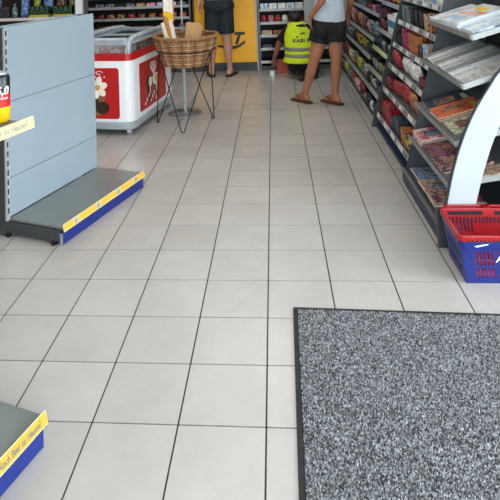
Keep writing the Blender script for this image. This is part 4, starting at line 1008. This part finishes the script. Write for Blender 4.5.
def man():
    t = thing('person', 'person in dark blue knee-length shorts and black sandals at the yellow counter', 'person', (-.69, 6.10, 0))
    o = Vector((-.76, 6.12, 0)); L = lambda x, y, z: Vector((x, y, z))-o
    sk = skin('skin_pale', 'b98a78')
    la, lk, lh = L(-.895, 6.12, .085), L(-.865, 6.10, .50), L(-.84, 6.13, .88)
    ra, rk_, rh = L(-.635, 6.12, .085), L(-.655, 6.10, .50), L(-.68, 6.13, .88)
    b = MB()
    for a, k, h, td in ((la, lk, lh, (-.25, 1)), (ra, rk_, rh, (.3, 1))):
        cone_piece(b, h, .10, k, .062); cone_piece(b, k, .060, k.lerp(a, .32), .064); cone_piece(b, k.lerp(a, .32), .063, k.lerp(a, .78), .042); cone_piece(b, k.lerp(a, .78), .042, a, .038)
        foot(b, a, td, 1.1)
    pel = L(-.76, 6.13, .97); ch = L(-.76, 6.15, 1.34); nk = L(-.76, 6.17, 1.54)
    blob(b, pel, .19, .14, .14); cone_piece(b, pel, .15, ch, .15, sx=1.15, sy=.85); blob(b, ch, .19, .13, .2); cone_piece(b, ch+Vector((0, 0, .12)), .065, nk+Vector((0, 0, .06)), .06)
    hc = L(-.76, 6.20, 1.72); lookd = (0, 1, -.1); head(b, hc, lookd, 1.05)
    sl, sr = L(-.96, 6.15, 1.46), L(-.56, 6.15, 1.46); el, er = L(-1.03, 6.13, 1.20), L(-.50, 6.2, 1.2); wl, w2 = L(-1.035, 6.10, 1.01), L(-.52, 6.34, 1.20)
    cone_piece(b, sl, .058, el, .046); cone_piece(b, el, .046, wl, .033); cone_piece(b, sr, .058, er, .046); cone_piece(b, er, .046, w2, .033)
    hand(b, wl, (.0, 0, -1), (.2, 1, 0), .7, (1, 0, 0)); hand(b, w2, (.0, 1, -.05), (-1, 0, 0), .4, (0, 0, -1))
    bd = fuse('body', b, sk, t, .008); eyes(bd, hc, lookd, 1.05)
    c = MB(); blob(c, pel, .225, .175, .15); cone_piece(c, pel, .17, pel+Vector((0, 0, .12)), .165, capa=False, capb=False, sx=1.2, sy=.95)
    for h, k in ((lh, lk), (rh, rk_)): cone_piece(c, h+Vector((0, 0, .05)), .128, h.lerp(k, .78), .112, capb=False)
    fuse('shorts', c, mat('navy_cotton', '131a22', .8, var=.25, bump=.5, bscale=18), t, .009, 3)
    c = MB(); cone_piece(c, pel+Vector((0, 0, .07)), .185, ch, .18, capa=False, sx=1.15, sy=.9); blob(c, ch+Vector((0, 0, .03)), .225, .155, .19)
    cone_piece(c, sl+Vector((.03, 0, 0)), .08, sl.lerp(el, .7), .075, capb=False); cone_piece(c, sr-Vector((.03, 0, 0)), .08, sr.lerp(er, .7), .075, capb=False)
    fuse('shirt', c, mat('grey_shirt', '4a525c', .85, bump=.4, bscale=14), t, .010, 3)
    c = MB(); blob(c, hc+Vector((0, -.02, .03)), .09, .11, .108); fuse('hair', c, mat('short_hair', '3a2c22', .6, bump=.6, bscale=70), t, .008, 2)
    for a, td in ((la, (-.25, 1)), (ra, (.3, 1))): flip_flop(t, a, td, mat('black_sole', '141416', .6), mat('black_strap', '1c1c1e', .5), 1.12)
man()

def worker():
    t = thing('person', 'kneeling worker in yellow high-visibility vest filling the lower shelf', 'person', (.36, 5.85, 0))
    o = Vector(t.location); L = lambda x, y, z: Vector((x, y, z))-o
    sk = skin('skin_worker', '8a5c48')
    pel = L(.42, 5.84, .25); ch = L(.40, 5.93, .55); nk = L(.375, 6.00, .68); hc = L(.35, 6.07, .755); lookd = (-.35, 1, -.5)
    sl, sr = L(.235, 5.95, .62), L(.54, 5.93, .63)
    el, wl = L(.13, 6.03, .43), L(.055, 6.12, .22)
    er, w2 = L(.56, 6.08, .42), L(.42, 6.20, .34)
    b = MB()
    blob(b, pel, .16, .14, .12); cone_piece(b, pel, .14, ch, .145, sx=1.1, sy=.85); blob(b, ch, .16, .12, .16, (-.3, 0, 0)); cone_piece(b, ch, .08, nk, .055); cone_piece(b, nk, .055, hc, .05)
    head(b, hc, lookd, .95)
    cone_piece(b, sl, .05, el, .042); cone_piece(b, el, .042, wl, .03); cone_piece(b, sr, .05, er, .042); cone_piece(b, er, .042, w2, .03)
    hand(b, wl, (-.05, .25, -1), (1, .2, 0), .6, (1, .3, 0)); hand(b, w2, (-.5, .4, -.6), (-.5, 0, 1), .6, (-.4, .5, -.5))
    kl, kr = L(.33, 6.14, .08), L(.60, 6.10, .26); al, ar = L(.38, 5.74, .10), L(.58, 5.80, .09)
    hl, hr = pel+Vector((-.08, .02, 0)), pel+Vector((.08, .02, 0))
    for h, k, a in ((hl, kl, al), (hr, kr, ar)): cone_piece(b, h, .08, k, .055); cone_piece(b, k, .055, a, .04)
    bd = fuse('body', b, sk, t, .008); eyes(bd, hc, lookd, .95)
    blk = mat('black_workwear', '0b0c10', .85, var=.2, bump=.4, bscale=20)
    c = MB(); blob(c, pel, .195, .165, .15)
    for h, k, a in ((hl, kl, al), (hr, kr, ar)): cone_piece(c, h, .108, k, .082); cone_piece(c, k, .078, a, .062, capb=False)
    fuse('trousers', c, blk, t, .009, 3)
    c = MB(); cone_piece(c, pel, .16, ch, .165, sx=1.1, sy=.88); blob(c, ch+Vector((0, 0, .02)), .175, .135, .16)
    cone_piece(c, sl+Vector((.03, 0, 0)), .075, sl.lerp(el, .75), .066, capb=False); cone_piece(c, sr-Vector((.03, 0, 0)), .075, sr.lerp(er, .75), .066, capb=False)
    fuse('t_shirt', c, blk, t, .009, 3)
    hv = mat('high_visibility_yellow', 'c8e010', .7, var=.08, bump=.3, bscale=20)
    ax = (ch-pel).normalized()
    def vest_ring(p, rx, ry): return p, rx, ry
    ring = [(pel+Vector((-.03, -.01, -.035)), .212, .188), (pel.lerp(ch, .2), .21, .18), (pel.lerp(ch, .55), .20, .17), (pel.lerp(ch, .9), .195, .165), (ch+ax*.10, .175, .145), (ch+ax*.16, .12, .11), (ch+ax*.185, .07, .08)]
    def shell(rings, mt, nm, par, grow=0, n=36, a0=0, a1=2*PI, k0=0, k1=None):
        v = []; f = []; closed = abs(a1-a0-2*PI) < 1e-6; m_ = n if closed else n+1
        for p, rx, ry in rings:
            for j in range(m_): a = a0+(a1-a0)*j/n; v.append(p+Vector(((rx+grow)*math.cos(a), (ry+grow)*math.sin(a), 0)))
        for i in range(len(rings)-1):
            for j in range(n): f.append((i*m_+j, i*m_+(j+1) % m_, (i+1)*m_+(j+1) % m_, (i+1)*m_+j))
        ob = MB().add(v, f).build(nm, mt, par, smooth=True); s_ = ob.modifiers.new('thick', 'SOLIDIFY'); s_.thickness = .006; s_.offset = 1; return ob
    def interp(u):
        u = max(0, min(len(ring)-1.001, u)); i = int(u); q = u-i; a, b2 = ring[i], ring[i+1]; return (a[0].lerp(b2[0], q), a[1]+(b2[1]-a[1])*q, a[2]+(b2[2]-a[2])*q)
    vest = shell([interp(i*.3) for i in range(20)]+[ring[-1]], hv, 'high_visibility_vest', t)
    rf = mat('reflective_grey', '7c7e74', .35, .2)
    for u in (.75, 1.55):
        shell([interp(u+q) for q in (0, .15, .3, .42)], rf, 'reflective_band', vest, .004)
    # emblem and lettering on the back, wrapped to the vest
    def wrap(me, uz, z_scale, ac):
        for v in me.vertices:
            p, rx, ry = interp(uz+v.co.y*z_scale); a = ac+v.co.x/rx; v.co = p+Vector(((rx+.0085+v.co.z)*math.cos(a), (ry+.0085+v.co.z)*math.sin(a), 0))
        return me
    AC = -PI/2+.12
    link('lettering', wrap(text_mesh('KABI A', .075, 0, .0004, .002, 'CENTER'), 2.62, 8, AC), M_inkd, vest)
    em = MB().prism([(-.02, .0), (.0, .025), (.05, .03), (.075, .0), (.05, .012), (.02, .01)], 0, .0006).prism([(-.07, -.03), (-.045, -.005), (-.035, -.03)], 0, .0006).mesh('emblem')
    link('emblem', wrap(em, 3.42, 8, AC), M_inkd, vest)
    c = MB(); blob(c, hc+Vector((.012, -.025, .028)), .094, .10, .095); fuse('hair', c, mat('black_hair', '15110f', .5, bump=.6, bscale=70), t, .007, 2)
    for a, td in ((al, (.1, -1)), (ar, (.2, 1))):
        d = Vector((td[0], td[1], 0)).normalized(); mb = MB(); cone_piece(mb, a+Vector((0, 0, -.03)), .052, Vector((a.x, a.y, .045))+d*.13, .043); cone_piece(mb, a, .05, Vector((a.x, a.y, .05))-d*.05, .042); fuse('shoe', mb, M_black, t, .008, 3)
    # red-orange crate with goods at the worker's hands and a white packet
    k = thing('goods_crate', 'small red-orange carton on the floor beside the kneeling worker', 'box', (.085, 6.16, .001))
    box('carton_body', 0, .15, 0, .14, 0, .16, mat('carton_red', 'a84a2c', .6, var=.12), k, .004); box('carton_flap', .0, .15, -.004, .0, .16, .2, mat('carton_red', 'a84a2c'), k)
    pk = MB().prism(rrect(-.03, .03, -.025, .025, .01, 3), 0, .07).build('white_packet', M_white, None, bevel=.003, loc=(.02, 6.0, .001)); tag(pk, 'small white packet standing on the floor by the worker hand', 'packet')
worker()
